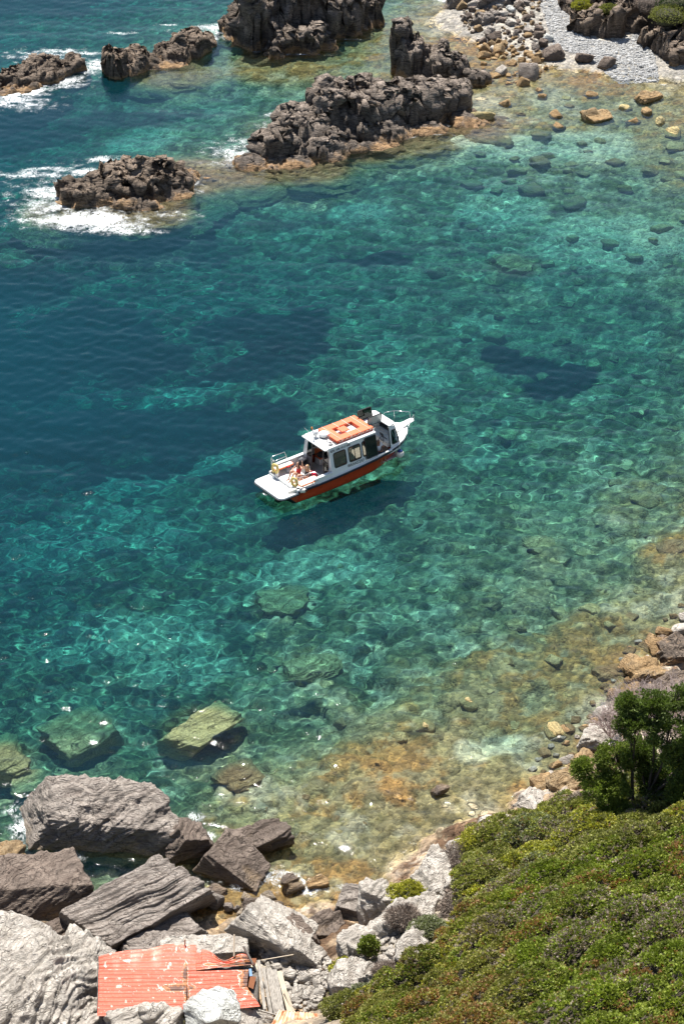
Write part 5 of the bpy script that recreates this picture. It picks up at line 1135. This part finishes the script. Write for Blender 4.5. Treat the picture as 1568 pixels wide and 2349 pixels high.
# roof
mb = MB(); mb.poly([(x, y, 2.37) for x, y in ((-1.86, -1.02), (1.46, -1.04), (1.46, 1.04), (-1.86, 1.02))], (0, 0, .07), bev=.02)
mb.box((-.1, .99, 2.455), (3.1, .05, .035), (0, 0, 0), .01); mb.box((-.1, -.99, 2.455), (3.1, .05, .035), (0, 0, 0), .01)
mb.box((.55, -1.055, 2.40), (1.9, .10, .10), (0, 0, 0), .03)
mb.build('cabin_roof', WHITE, boat)
mb = MB(); mb.poly([(1.465, .34, 2.375), (2.46, .34, 2.375), (2.46, 1.02, 2.375), (2.62, 1.02, 2.375), (3.0, .78, 2.345), (3.0, -.78, 2.345), (2.62, -1.02, 2.375), (2.46, -1.02, 2.375), (2.46, -.34, 2.375), (1.465, -.34, 2.375)], (0, 0, .065), bev=.012)
mb.build('wheelhouse_roof', WHITE, boat)
mb = MB(); mb.box((2.86, -.45, 2.44), (.02, .18, .02)); mb.build('wiper', BLK, boat)
for s in (-1, 1):      # gull-wing hatches standing open
    hx0_, hx1_ = 1.52, 2.42; tilt = .12
    a = Vector((hx0_, s * .36, 2.45)); u_ = Vector((0, s * math.sin(tilt) * .5, math.cos(tilt) * .55)) ; u_ = Vector((-.05, s * .10, .56))
    rp = [(a + Vector((hx1_ - hx0_, 0, 0)) * t_ + u_ * w_) for t_, w_ in rounded(0, 1, 0, 1, .10)]
    mb = MB(); mb.tube(rp, .028, 6, closed=True); ht = mb.build('roof_hatch', BLK, boat)
    mb = MB(); mb.poly(rp, (0, s * .01, 0)); mb.build('pane', HATCHP if s < 0 else GLASSD, ht)
    mb = MB(); mb.tube([a + Vector((.2, 0, 0)), a + Vector((.2, 0, 0)) + u_ * .5 + Vector((0, s * .1, -.05))], .012, 5); mb.tube([a + Vector((.7, 0, 0)), a + Vector((.7, 0, 0)) + u_ * .5 + Vector((0, s * .1, -.05))], .012, 5); mb.build('strut', BLK, ht)
# mast, antenna, radar domes, roof bits
mb = MB(); mb.lathe([(0, 0), (.13, 0), (.15, .03), (.15, .08), (.0, .08)], (0, 0, 0), 12); mb.lathe([(.06, .0), (.06, .12)], (0, 0, 0), 8)
mb = MB(); mb.lathe([(.20, 0), (.27, .03), (.285, .09), (.27, .16), (.18, .20), (0, .215)], (-.98, .22, 2.49), 24); mb.lathe([(.12, -.05), (.12, .02)], (-.98, .22, 2.49), 12); mb.build('radar_dome', WHITE, boat)
mb = MB(); mb.lathe([(.10, 0), (.145, .03), (.15, .12), (.12, .20), (.05, .24), (0, .25)], (-1.36, .44, 2.60), 20); mb.lathe([(.05, -.16), (.05, .02)], (-1.36, .44, 2.60), 8); mb.build('satellite_dome', WHITE, boat)
mb = MB(); mb.tube([(-1.58, .30, 2.44), (-1.60, .30, 2.70), (-1.62, .36, 2.98)], .02, 6); mb.tube([(-1.75, .44, 2.44), (-1.60, .32, 2.74)], .014, 5); mb.tube([(-1.42, .20, 2.44), (-1.60, .30, 2.74)], .014, 5); mb.box((-1.62, .36, 3.0), (.10, .10, .03)); mt_ = mb.build('mast', STEEL, boat)
mb = MB(); mb.lathe([(.035, 0), (.045, .02), (.045, .10), (.02, .14), (0, .145)], (-1.62, .42, 3.02), 12); mb.build('amber_light', paint('amber', (.85, .25, .02), .3), boat)
mb = MB(); mb.tube([(-1.60, .34, 2.66), (-1.98, .62, 3.15)], [.012, .006], 5); mb.build('whip_antenna', WHITE, boat)
mb = MB(); mb.tube([(-1.30, -.38, 2.44), (-1.05, -.32, 2.78), (-1.02, -.32, 2.84)], .018, 6); mb.tube([(-1.02, -.32, 2.44), (-1.05, -.32, 2.78)], .014, 5); mb.lathe([(.05, 0), (.06, .03), (0, .06)], (-1.03, -.32, 2.84), 10); mb.build('navigation_light', GREYI, boat)
mb = MB(); mb.box((-1.25, -.72, 2.47), (.22, .16, .06), (0, 0, .3), .01); mb.box((-.95, -.80, 2.46), (.10, .22, .04), (0, 0, -.2), .01); mb.build('hailer_horn', GREYD, boat)
mb = MB(); mb.tube([(-1.5, -.1, 2.45), (-1.2, -.35, 2.455), (-1.0, -.62, 2.45), (-1.05, -.9, 2.46)], .012, 5); mb.tube([(-1.6, .25, 2.46), (-1.2, .05, 2.46), (-1.05, -.3, 2.46)], .010, 5); mb.build('cable', BLK, boat)
# rails
def rail(name, paths, r=.016):
    mb = MB()
    for p in paths: mb.tube(p, r, 6)
    return mb.build(name, STEEL, boat)
rail('bow_rail', [[(3.62, -1.02, 1.28), (3.70, -1.02, 1.72), (4.35, -.52, 1.86), (4.90, -.16, 1.92), (4.92, -.15, 1.52)], [(4.30, -.50, 1.37), (4.35, -.52, 1.86)], [(2.62, -1.10, 1.2), (2.9, -1.10, 1.62), (3.70, -1.02, 1.72)]])
rail('bow_rail', [[(3.45, 1.06, 1.27), (3.75, .95, 1.95), (4.20, .70, 2.02), (4.25, .66, 1.38)], [(2.45, 1.18, 1.6), (3.60, 1.02, 1.62)], [(4.20, .70, 2.02), (4.88, .16, 1.95), (4.92, .15, 1.52)]])
# stern benches with rails and cushions
for s in (1, -1):
    x0, x1 = (-3.68, -2.55) if s > 0 else (-3.62, -2.45)
    yy_ = s * 1.06
    mb = MB(); mb.poly([(x, y, 1.02) for x, y in rounded(x0, x1, yy_ - .21, yy_ + .21, .09)], (0, 0, .07), bev=.02); mb.build('seat', WHITE2, boat)
    mb = MB(); mb.tube([(x, y, 1.035) for x, y in rounded(x0 - .01, x1 + .01, yy_ - .22, yy_ + .22, .10)], .042, 7, closed=True); mb.build('seat_piping', ORNG, boat)
    mb = MB(); mb.lathe([(.03, 0), (.03, .34)], (x0 + .28, yy_, .70), 8); mb.lathe([(.03, 0), (.03, .34)], (x1 - .28, yy_, .70), 8); mb.build('seat_leg', STEEL, boat)
    if s > 0: rail('seat_rail', [[(x0, 1.24, 1.05), (x0 - .02, 1.27, 1.62), (x0 + .1, 1.28, 1.68), (x1 - .25, 1.28, 1.66), (x1 - .1, 1.27, 1.2)], [(x0, 1.25, 1.36), (x1 - .14, 1.28, 1.36)], [(x0 - .02, 1.27, 1.6), (x0 - .05, .80, 1.6), (x0 - .05, .78, .7)]], .018)
    else: rail('seat_rail', [[(x0 - .08, -.80, 1.42), (x0 + .2, -.84, 1.30), (x1 - .22, -.84, 1.34), (x1 - .05, -.96, 1.36), (x1, -1.27, 1.34), (x1 + .02, -1.28, .9)], [(x0 + .42, -.84, 1.31), (x0 + .42, -.86, 1.0)], [(x0 - .08, -.80, .70), (x0 - .08, -.80, 1.42)]], .015)
mb = MB(); mb.tube([(-4.9, .2, .50), (-5.08, .2, .46), (-5.08, -.1, .46), (-4.9, -.1, .50)], .014, 6); mb.box((-5.02, .05, .47), (.03, .26, .015)); mb.build('boarding_ladder', STEEL, boat)
for x, y in ((-2.65, -1.26), (-1.78, -1.30)):
    mb = MB(); z = 1.0 if x < -2.7 else 1.19; mb.tube([(x - .09, y, z + .05), (x + .09, y, z + .05)], .014, 6); mb.tube([(x - .04, y, z - .03), (x - .04, y, z + .05)], .014, 6); mb.tube([(x + .04, y, z - .03), (x + .04, y, z + .05)], .014, 6); mb.build('cleat', STEEL, boat)
mb = MB(); mb.box((-4.15, 0, -.15), (.35, .3, .75), (0, .15, 0), .06); mb.box((-3.95, 0, .1), (.3, .4, .4), (0, 0, 0), .05); mb.build('outdrive', BLK, boat)
# lettering, flat print on the side
def text(body, x, z, size, name='lettering', s=-1, off=.012, yfix=None, slope=0.0, zoom=1.0):
    cu = bpy.data.curves.new(name, 'FONT'); cu.body = body; cu.size = size; cu.extrude = .002; cu.offset = size * .018; cu.align_x = 'CENTER'; cu.align_y = 'CENTER'; cu.materials.append(LETT); cu.space_character = 1.08
    o = bpy.data.objects.new(name, cu); COL.objects.link(o); o.parent = boat
    p = sp(x, z, s, off) if yfix is None else Vector((x, yfix, z))
    lean = math.atan((YB - YT) / (ZT - ZB)) if yfix is None else -.0
    o.matrix_local = Matrix.Translation(p) @ Matrix.Rotation(slope[1] if isinstance(slope, tuple) else 0, 4, 'Z') @ Matrix.Rotation(-(slope[0] if isinstance(slope, tuple) else slope), 4, 'Y') @ Matrix.Rotation(R(90) - lean, 4, 'X') @ Matrix.Diagonal((zoom, 1, 1, 1))
    bpy.context.view_layer.update(); me = bpy.data.meshes.new_from_object(o.evaluated_get(bpy.context.evaluated_depsgraph_get())); ml = o.matrix_local.copy()
    bpy.data.objects.remove(o); o = bpy.data.objects.new(name, me); COL.objects.link(o); o.parent = boat; o.matrix_local = ml
    if not me.materials: me.materials.append(LETT)
    return o
text('ΚΙΝ. 698 1013 048', -.86, 2.245, .155)
text('ΘΑΛΑΣΣΙΟ ΤΑΞΙ', .28, 1.15, .20)
text('PIKILOS 10', -3.0, .79, .15, yfix=-1.345, slope=.02)
text('ΣΤΑΘΗΣ N.B. 1784', 3.42, 1.19, .15, yfix=-1.16, slope=(.11, .36))
# ---- things carried by the boat
def bthing(name, label, cat, x, y, z, group=None, rz=0.0):
    p = bw_(x, y, z); return tag(empty(name, tuple(p), BH + rz), label, cat, group)
rf = bthing('life_raft', 'orange rectangular buoyant raft strapped on the cabin roof', 'life raft', .28, -.05, 2.46)
mb = MB(); ow, iw, ol, il = .86, .40, 1.22, .66
for (cx__, cy__, sx, sy) in ((0, (ow + iw) / 2 - .0, 2 * ol, ow - iw), (0, -(ow + iw) / 2, 2 * ol, ow - iw)):
    for k in range(3): mb.box((cx__, cy__, .05 + k * .085), (sx - .02 * (k == 1), sy - .02 * (k == 1), .078), (0, 0, 0), .012, mi=1 if k < 2 else 0)
for s in (1, -1):
    for k in range(3): mb.box((s * (ol + il) / 2, 0, .05 + k * .085), (ol - il - .004, 2 * iw + .001, .078), (0, 0, 0), .012, mi=1 if k < 2 else 0)
mb.box((-.18, 0, .24), (.50, .52, .09), (0, 0, 0), .02, mi=0)
mb.build('float_block', [ORBR, OREDGE], rf); rf.scale = (1, .96, .72)
mb = MB(); 
for x in (-.95, -.25, .35, .95): mb.tube([(x, -.90, 0), (x, -.89, .27), (x, .89, .27), (x, .90, 0)], .012, 5)
for k in range(9): x = -1.1 + k * .27; mb.tube([(x, -.885, .2), (x + .13, -.90, .10), (x + .27, -.885, .2)], .009, 4)
mb.build('lashing_rope', ROPEM, rf)
YB_ = paint('yellow_buoy', (.66, .50, .16), .55, var=.2)
for (x, y, z, lab) in ((-3.78, .80, 1.22, 'yellowed horseshoe lifebuoy on the far stern post of the boat'), (-3.72, -.80, 1.12, 'yellowed horseshoe lifebuoy on the near stern post of the boat, beside the fenders')):
    o = bthing('lifebuoy', lab, 'lifebuoy', x, y, z, 'lifebuoys on the stern posts', R(18))
    mb = MB(); mb.tube([(0.0, .17 * math.cos(a), .24 * math.sin(a)) for a in np.linspace(R(-75), R(255), 22)], [.075] * 22, 10); mb.build('ring', YB_, o)
    mb = MB(); mb.tube([(-.05, .10, -.26), (.0, .0, -.29), (.05, -.10, -.25)], .01, 5); mb.build('strap', BLK, o)
FW = paint('white_fender', (.74, .71, .62), .45, var=.12); FB = paint('blue_cap', (.02, .04, .18), .4)
for (x, y, a, b2, lab) in ((-3.98, -1.0, .25, .85, 'white cylindrical fender lying upright at the stern edge, nearer the platform'), (-3.62, -1.22, -.5, 1.0, 'white cylindrical fender leaning beside the near stern seat')):
    o = bthing('fender', lab, 'fender', x, y, .76, 'fenders at the stern', a); o.rotation_euler = (0, R(90) * .80, BH + a + R(-35))
    mb = MB(); mb.lathe([(0, -.36), (.05, -.36), (.06, -.30), (.12, -.24), (.13, 0), (.12, .24), (.06, .30), (.05, .36), (0, .36)], (0, 0, 0), 16); mb.build('body', FW, o)
    mb = MB(); mb.lathe([(0, .31), (.065, .30), (.07, .36), (0, .39)], (0, 0, 0), 12); mb.build('cap', BLK, o)
o = bthing('ball_fender', 'white ball fender with blue cap hanging at the bow side of the hull', 'fender', 3.05, -1.26, .62)
mb = MB(); mb.lathe([(0, -.23), (.12, -.20), (.20, -.10), (.225, 0), (.20, .10), (.12, .18), (.07, .22), (0, .22)], (0, 0, 0), 20); mb.build('ball', FW, o)
mb = MB(); mb.lathe([(.125, .175), (.16, .14), (.12, .20), (.06, .27), (0, .28)], (0, 0, 0), 14); mb.build('cap', FB, o); mb = MB(); mb.tube([(0, 0, .27), (0, .08, .62)], .008, 5); mb.build('rope', ROPEM, o)
def bag(label, x, y, z, sx, sy, sz, col, col2, rz=0.0):
    o = bthing('backpack', label, 'bag', x, y, z, None, rz)
    mb = MB(); mb.box((0, 0, sz / 2), (sx, sy, sz), (.1, 0, 0), min(sx, sy) * .28); mb.box((0, -sy * .5, sz * .32), (sx * .7, sy * .35, sz * .45), (.1, 0, 0), .03); mb.build('body', paint('bag_cloth', col, .8, var=.3), o)
    mb = MB()
    for s in (1, -1): mb.tube([(s * sx * .22, sy * .45, sz * .15), (s * sx * .25, sy * .75, sz * .5), (s * sx * .2, sy * .5, sz * .95), (s * sx * .1, 0, sz * 1.04)], .02, 5)
    mb.build('strap', paint('bag_strap', col2, .8), o)
bag('black and white backpack on the cockpit deck by the cabin wall', -1.95, .85, .70, .42, .30, .42, (.015, .017, .025), (.5, .5, .5), .3)
bag('red and black backpack lying near the cabin door', -2.15, -.42, .70, .40, .26, .30, (.62, .02, .06), (.02, .02, .02), 1.1)
bag('dark camera bag on the orange bench inside the cabin door', -.8, .72, .90, .36, .28, .26, (.02, .02, .025), (.06, .06, .06), .4)
o = bthing('diving_bag', 'small bag with red top under the far stern seat', 'bag', -2.95, .80, .70, None, .4)
mb = MB(); mb.box((0, 0, .16), (.24, .2, .3), (0, .2, 0), .06); mb.build('body', paint('mesh_bag', (.25, .25, .28), .9, var=.4), o); mb = MB(); mb.box((.02, 0, .33), (.2, .17, .08), (0, .2, 0), .03); mb.build('top', paint('red_cloth', (.5, .03, .03), .9), o)
mb = MB(); 

# ------------------------------------------------------------------ people
SKIN = paint('skin', (.62, .36, .25), .5, var=.08); SKIND = paint('tanned_skin', (.30, .15, .09), .5, var=.08)
HAIRB = paint('dark_hair', (.03, .018, .012), .6, var=.4); HAIRL = paint('fair_hair', (.42, .26, .12), .6, var=.3); GREYH = paint('grey_beard', (.25, .2, .17), .8, var=.3)
def skinned(name, J, E_, mat, parent, root=0, sub=2):
    """J: list of (pos, radius); E_: edges. One continuous surface."""
    me = bpy.data.meshes.new(name); me.from_pydata([j[0] for j in J], E_, []); me.update()
    o = bpy.data.objects.new(name, me); COL.objects.link(o); o.parent = parent; me.materials.append(mat)
    sk = o.modifiers.new('skin', 'SKIN'); sk.use_smooth_shade = True
    if not me.skin_vertices: 
        with bpy.context.temp_override(object=o, active_object=o, selected_objects=[o]):
            pass
    sv = me.skin_vertices[0].data if me.skin_vertices else None
    if sv is None: return o
    for k, j in enumerate(J):
        r = j[1]; sv[k].radius = r if isinstance(r, tuple) else (r, r); sv[k].use_root = (k == root)
    ss = o.modifiers.new('sub', 'SUBSURF'); ss.levels = sub; ss.render_levels = sub
    recv(o); return o
def sweep(bm, pts, rad, n=10, flat=None):
    MBx = MB.__new__(MB); MBx.bm = bm; MBx.tube(pts, rad, n)
def smooth_pts(pts, rad, n=4):
    out, rr = [], []; P = [Vector(p) for p in pts]
    for i in range(len(P) - 1):
        p0, p1, p2, p3 = P[max(i - 1, 0)], P[i], P[i + 1], P[min(i + 2, len(P) - 1)]
        for k in range(n):
            t = k / n; out.append(.5 * ((2 * p1) + (p2 - p0) * t + (2 * p0 - 5 * p1 + 4 * p2 - p3) * t * t + (3 * p1 - p0 - 3 * p2 + p3) * t ** 3)); rr.append(rad[i] * (1 - t) + rad[i + 1] * t)
    out.append(P[-1]); rr.append(rad[-1]); return out, rr
def remesh_body(bm, name, mat, parent, vox=.012):
    bmesh.ops.recalc_face_normals(bm, faces=bm.faces); me = bpy.data.meshes.new(name); bm.to_mesh(me); bm.free()
    o = link(name, me, mat, parent); rm = o.modifiers.new('one_surface', 'REMESH'); rm.mode = 'VOXEL'; rm.voxel_size = vox; rm.use_smooth_shade = True
    sm_ = o.modifiers.new('soft', 'SMOOTH'); sm_.iterations = 3; sm_.factor = .5
    return o
def ell(bm, c, r, rot=(0, 0, 0), n=2):
    bmesh.ops.create_icosphere(bm, subdivisions=n, radius=1, matrix=Matrix.Translation(c) @ Euler(rot).to_matrix().to_4x4() @ Matrix.Diagonal((*r, 1)))
def hand(bm, wrist, dir_, palmn, size=.17, spread=.16, curl=.2):
    d_ = Vector(dir_).normalized(); n_ = Vector(palmn); n_ = (n_ - d_ * n_.dot(d_)).normalized(); s_ = d_.cross(n_); w = Vector(wrist); k = size / .18
    Mx = Matrix((s_, d_, n_)).transposed().to_4x4()
    bmesh.ops.create_icosphere(bm, subdivisions=2, radius=1, matrix=Matrix.Translation(w + d_ * .048 * k) @ Mx @ Matrix.Diagonal((.040 * k, .052 * k, .017 * k, 1)))
    for q_, (o_, L) in enumerate(((-.030, .066), (-.010, .078), (.011, .074), (.030, .058))):
        a = w + d_ * .085 * k + s_ * o_ * k; dd_ = (d_ + s_ * o_ * spread / .03).normalized()
        sweep(bm, [a - d_ * .03 * k, a, a + (dd_ - n_ * curl * .4) * L * .5 * k, a + (dd_ - n_ * curl) * L * k], [.011 * k, .0105 * k, .0095 * k, .007 * k], 6)
    a = w + d_ * .02 * k - s_ * .03 * k; sweep(bm, [a, a + (d_ * .5 - s_).normalized() * .035 * k, a + (d_ * .8 - s_ * .8).normalized() * .068 * k], [.014 * k, .012 * k, .008 * k], 6)
def person(label, loc, face, J, skin, hair, female=True, stand=False):
    """J: joints in the person's frame: x to their left, y forwards, z up"""
    root = tag(empty('person', tuple(loc), face), label, 'person'); bm = bmesh.new(); V = {k: Vector(v) for k, v in J.items()}
    pl, ch, nk, hd = V['pelvis'], V['chest'], V['neck'], V['head']
    tr, rr = smooth_pts([pl - (ch - pl) * .18, pl, pl.lerp(ch, .5), ch, ch.lerp(nk, .65), nk, nk.lerp(hd, .5)], [.10, .155, .118, .135, .105, .055, .048], 4)
    sweep(bm, tr, rr, 14)
    for s in ('l', 'r'):
        sg = 1 if s == 'l' else -1
        hip = pl + Vector((.095 * sg, 0, 0)); sh = V['sh' + s]; 
        ell(bm, hip, (.10, .12, .11)); ell(bm, sh, (.062, .06, .058))
        p, r_ = smooth_pts([hip, hip.lerp(V['kn' + s], .4), V['kn' + s], V['kn' + s].lerp(V['an' + s], .3), V['an' + s]], [.10, .092, .058, .060, .036], 4); sweep(bm, p, r_, 12)
        an = V['an' + s]; fd = V['toe' + s] - an; sweep(bm, [an - fd * .25 + Vector((0, 0, -.03)), an + fd * .3 + Vector((0, 0, -.02)), V['toe' + s]], [.036, .038, .024], 8)
        p, r_ = smooth_pts([sh - Vector((.05 * sg, 0, .01)), sh, sh.lerp(V['el' + s], .5), V['el' + s], V['el' + s].lerp(V['wr' + s], .3), V['wr' + s]], [.062, .052, .046, .037, .038, .024], 4); sweep(bm, p, r_, 10)
        wd_ = (V['wr' + s] - V['el' + s]).normalized(); hand(bm, V['wr' + s], V.get('hd' + s, wd_), V.get('pn' + s, Vector((0, 1, .3))), .17, .2, .15)
    # head with a face
    f_ = (V['look'] - hd).normalized(); up = (hd - nk).normalized(); up = (up - f_ * up.dot(f_)).normalized(); rt = f_.cross(up); Mh = Matrix((rt, f_, up)).transposed().to_4x4(); Mh.translation = hd
    def hp_(x, y, z): return Mh @ Vector((x, y, z))
    def he(c, r, n=2): bmesh.ops.create_icosphere(bm, subdivisions=n, radius=1, matrix=Mh @ Matrix.Translation(c) @ Matrix.Diagonal((*r, 1)))
    he((0, 0, .02), (.075, .092, .098), 3); he((0, .030, -.045), (.058, .060, .066)); he((0, .098, -.010), (.013, .020, .024)); he((0, .090, -.048), (.026, .010, .009)); he((0, .072, -.088), (.026, .022, .020))
    for s in (1, -1): he((s * .076, -.005, -.005), (.010, .020, .030)); he((s * .034, .078, -.020), (.020, .014, .018)); he((s * .03, .086, .028), (.022, .009, .008))
    remesh_body(bm, 'body', skin, root, .0095)
    # hair
    hb = bmesh.new()
    def hh(c, r): bmesh.ops.create_icosphere(hb, subdivisions=2, radius=1, matrix=Mh @ Matrix.Translation(c) @ Matrix.Diagonal((*r, 1)))
    hh((0, -.018, .045), (.087, .096, .090))
    if female:
        rr_ = random.Random(len(label))
        for k in range(26):
            a = R(200 + 140 * rr_.random()) if k % 2 else R(180 + 180 * rr_.random()); c = Vector((math.cos(a) * .082, math.sin(a) * .08 + .0, .05)); 
            p0 = hp_(*c); p1 = hp_(c.x * 1.25 + rr_.gauss(0, .01), c.y * 1.15, -.06); p2 = hp_(c.x * 1.35 + rr_.gauss(0, .02), c.y * 1.1 - .01, -.15 + rr_.gauss(0, .02)); p3 = p2 + Vector((rr_.gauss(0, .02), rr_.gauss(0, .02), -.07))
            sweep(hb, [p0, p1, p2, p3], [.022, .026, .020, .008], 6)
        for s in (1, -1): sweep(hb, [hp_(s * .03, .05, .105), hp_(s * .078, .035, .05), hp_(s * .088, .02, -.04), hp_(s * .10, .01, -.12)], [.012, .016, .018, .010], 6)
    remesh_body(hb, 'hair', hair, root, .011)
    gl_ = MB()
    for s in (1, -1): gl_.lathe([(0, .012), (.020, .010), (.024, 0)], tuple(Vector((0, 0, 0))), 12)
    gl_.bm.free(); gl_ = MB()
    for s in (1, -1):
        ring = [hp_(s * .034 + .027 * math.cos(a), .100 - .1 * abs(.034 * s + .027 * math.cos(a)) * .4, .004 + .020 * math.sin(a)) for a in np.linspace(0, 2 * math.pi, 12, endpoint=False)]
        gl_.poly(ring, f_ * .006)
        gl_.tube([hp_(s * .06, .094, .008), hp_(s * .080, .01, .006)], .004, 4)
    gl_.tube([hp_(-.012, .1, .008), hp_(.012, .1, .008)], .004, 4); 
    if female or True: gl_.build('sunglasses', BLK, root) if female else gl_.bm.free()
    return root, V, Mh
def cloth_tube(name, mat, parent, runs, vox=.012):
    bm = bmesh.new()
    for pts, rad in runs:
        p, r_ = smooth_pts(pts, rad, 4); sweep(bm, p, r_, 14)
    return remesh_body(bm, name, mat, parent, vox)
fz = .70
w1 = bw_(-2.80, .12, fz); w2 = bw_(-2.62, -.42, fz)
base_j = dict(pelvis=(0, 0, .12), chest=(0, -.10, .46), neck=(0, -.06, .62), head=(0, -.02, .76), look=(.1, 1.0, 1.25), shl=(.175, -.09, .55), shr=(-.175, -.09, .55),
    knl=(.12, .36, .42), knr=(-.12, .40, .40), anl=(.10, .58, .07), anr=(-.10, .66, .07), toel=(.12, .76, .04), toer=(-.10, .84, .04))
SWR = paint('red_swimsuit', (.60, .015, .02), .6); SWB = paint('black_top', (.012, .013, .018), .7)
j1 = dict(base_j, ell=(.27, .12, .38), wrl=(.13, .34, .36), hdl=(-.6, .6, -.1), pnl=(0, 0, -1), elr=(-.40, .05, .66), wrr=(-.60, .12, .82), hdr=(-.5, .2, .9), pnr=(0, 1, .4))
r1, V1, _ = person('woman in red swimsuit and sunglasses sitting on the stern deck, waving', w1, BH + R(90) + R(8), j1, SKIN, HAIRB)
pl, ch, nk = V1['pelvis'], V1['chest'], V1['neck']
cloth_tube('swimsuit', SWR, r1, [([pl - (ch - pl) * .22, pl, pl.lerp(ch, .5), ch, ch.lerp(nk, .15)], [.10, .168, .128, .145, .128]), ([ch + Vector((.07, .09, .02)), ch + Vector((.09, .02, .14))], [.05, .02]), ([ch + Vector((-.07, .09, .02)), ch + Vector((-.09, .02, .14))], [.05, .02])])
j2 = dict(base_j, knl=(.14, .40, .33), knr=(-.16, .42, .36), anl=(.10, .70, .06), anr=(-.18, .72, .07), toel=(.12, .88, .04), toer=(-.2, .90, .04), ell=(.24, .10, .72), wrl=(.20, .14, .97), hdl=(-.05, .1, 1), pnl=(0, 1, .2), elr=(-.24, .10, .34), wrr=(-.12, .34, .33), hdr=(.4, .7, -.1), pnr=(0, 0, -1), look=(-.2, 1.0, 1.3))
r2, V2, _ = person('woman in black top and sunglasses with one arm raised, sitting on the stern deck', w2, BH + R(90) - R(2), j2, SKIN, HAIRL)
pl, ch, nk = V2['pelvis'], V2['chest'], V2['neck']
cloth_tube('top', SWB, r2, [([pl - (ch - pl) * .22, pl, pl.lerp(ch, .5), ch, ch.lerp(nk, .45)], [.10, .170, .135, .152, .12]), ([V2['shl'] - Vector((.09, 0, 0)), V2['shl'] - Vector((.02, 0, 0))], [.06, .062]), ([V2['shr'] + Vector((.09, 0, 0)), V2['shr'] + Vector((.02, 0, 0))], [.06, .062])])
# the helmsman, seated at the open side
w3 = bw_(1.86, -.80, .86)
j3 = dict(base_j, chest=(0, .02, .44), neck=(0, .03, .60), head=(0, .07, .74), look=(.1, 1, .95), shl=(.21, .02, .54), shr=(-.21, .02, .54), knl=(.14, .38, .12), knr=(-.14, .40, .12), anl=(.14, .42, -.30), anr=(-.14, .44, -.30), toel=(.14, .58, -.34), toer=(-.14, .60, -.34),
    ell=(.30, .16, .32), wrl=(.12, .36, .32), hdl=(-.8, .4, 0), pnl=(0, 0, -1), elr=(-.30, .14, .32), wrr=(-.06, .32, .31), hdr=(.9, .2, 0), pnr=(0, 0, -1))
r3, V3, M3 = person('helmsman in white t-shirt leaning on the sill of the open side window', w3, BH + R(180) + R(8), j3, SKIND, GREYH, False)
pl, ch, nk = V3['pelvis'], V3['chest'], V3['neck']
TS = paint('white_tshirt', (.78, .80, .82), .8, var=.06); 
cloth_tube('tshirt', TS, r3, [([pl - (ch - pl) * .1, pl, pl.lerp(ch, .5), ch, ch.lerp(nk, .5)], [.15, .175, .165, .180, .125])] + [([V3['sh' + s] - Vector((.08 * sg, 0, 0)), V3['sh' + s], V3['sh' + s].lerp(V3['el' + s], .6)], [.085, .082, .066]) for s, sg in (('l', 1), ('r', -1))])
cloth_tube('shorts', paint('dark_shorts', (.03, .035, .06), .8), r3, [([pl + Vector((.09 * sg, 0, 0)), (pl + Vector((.09 * sg, 0, 0))).lerp(V3['kn' + s], .75)], [.125, .095]) for s, sg in (('l', 1), ('r', -1))])
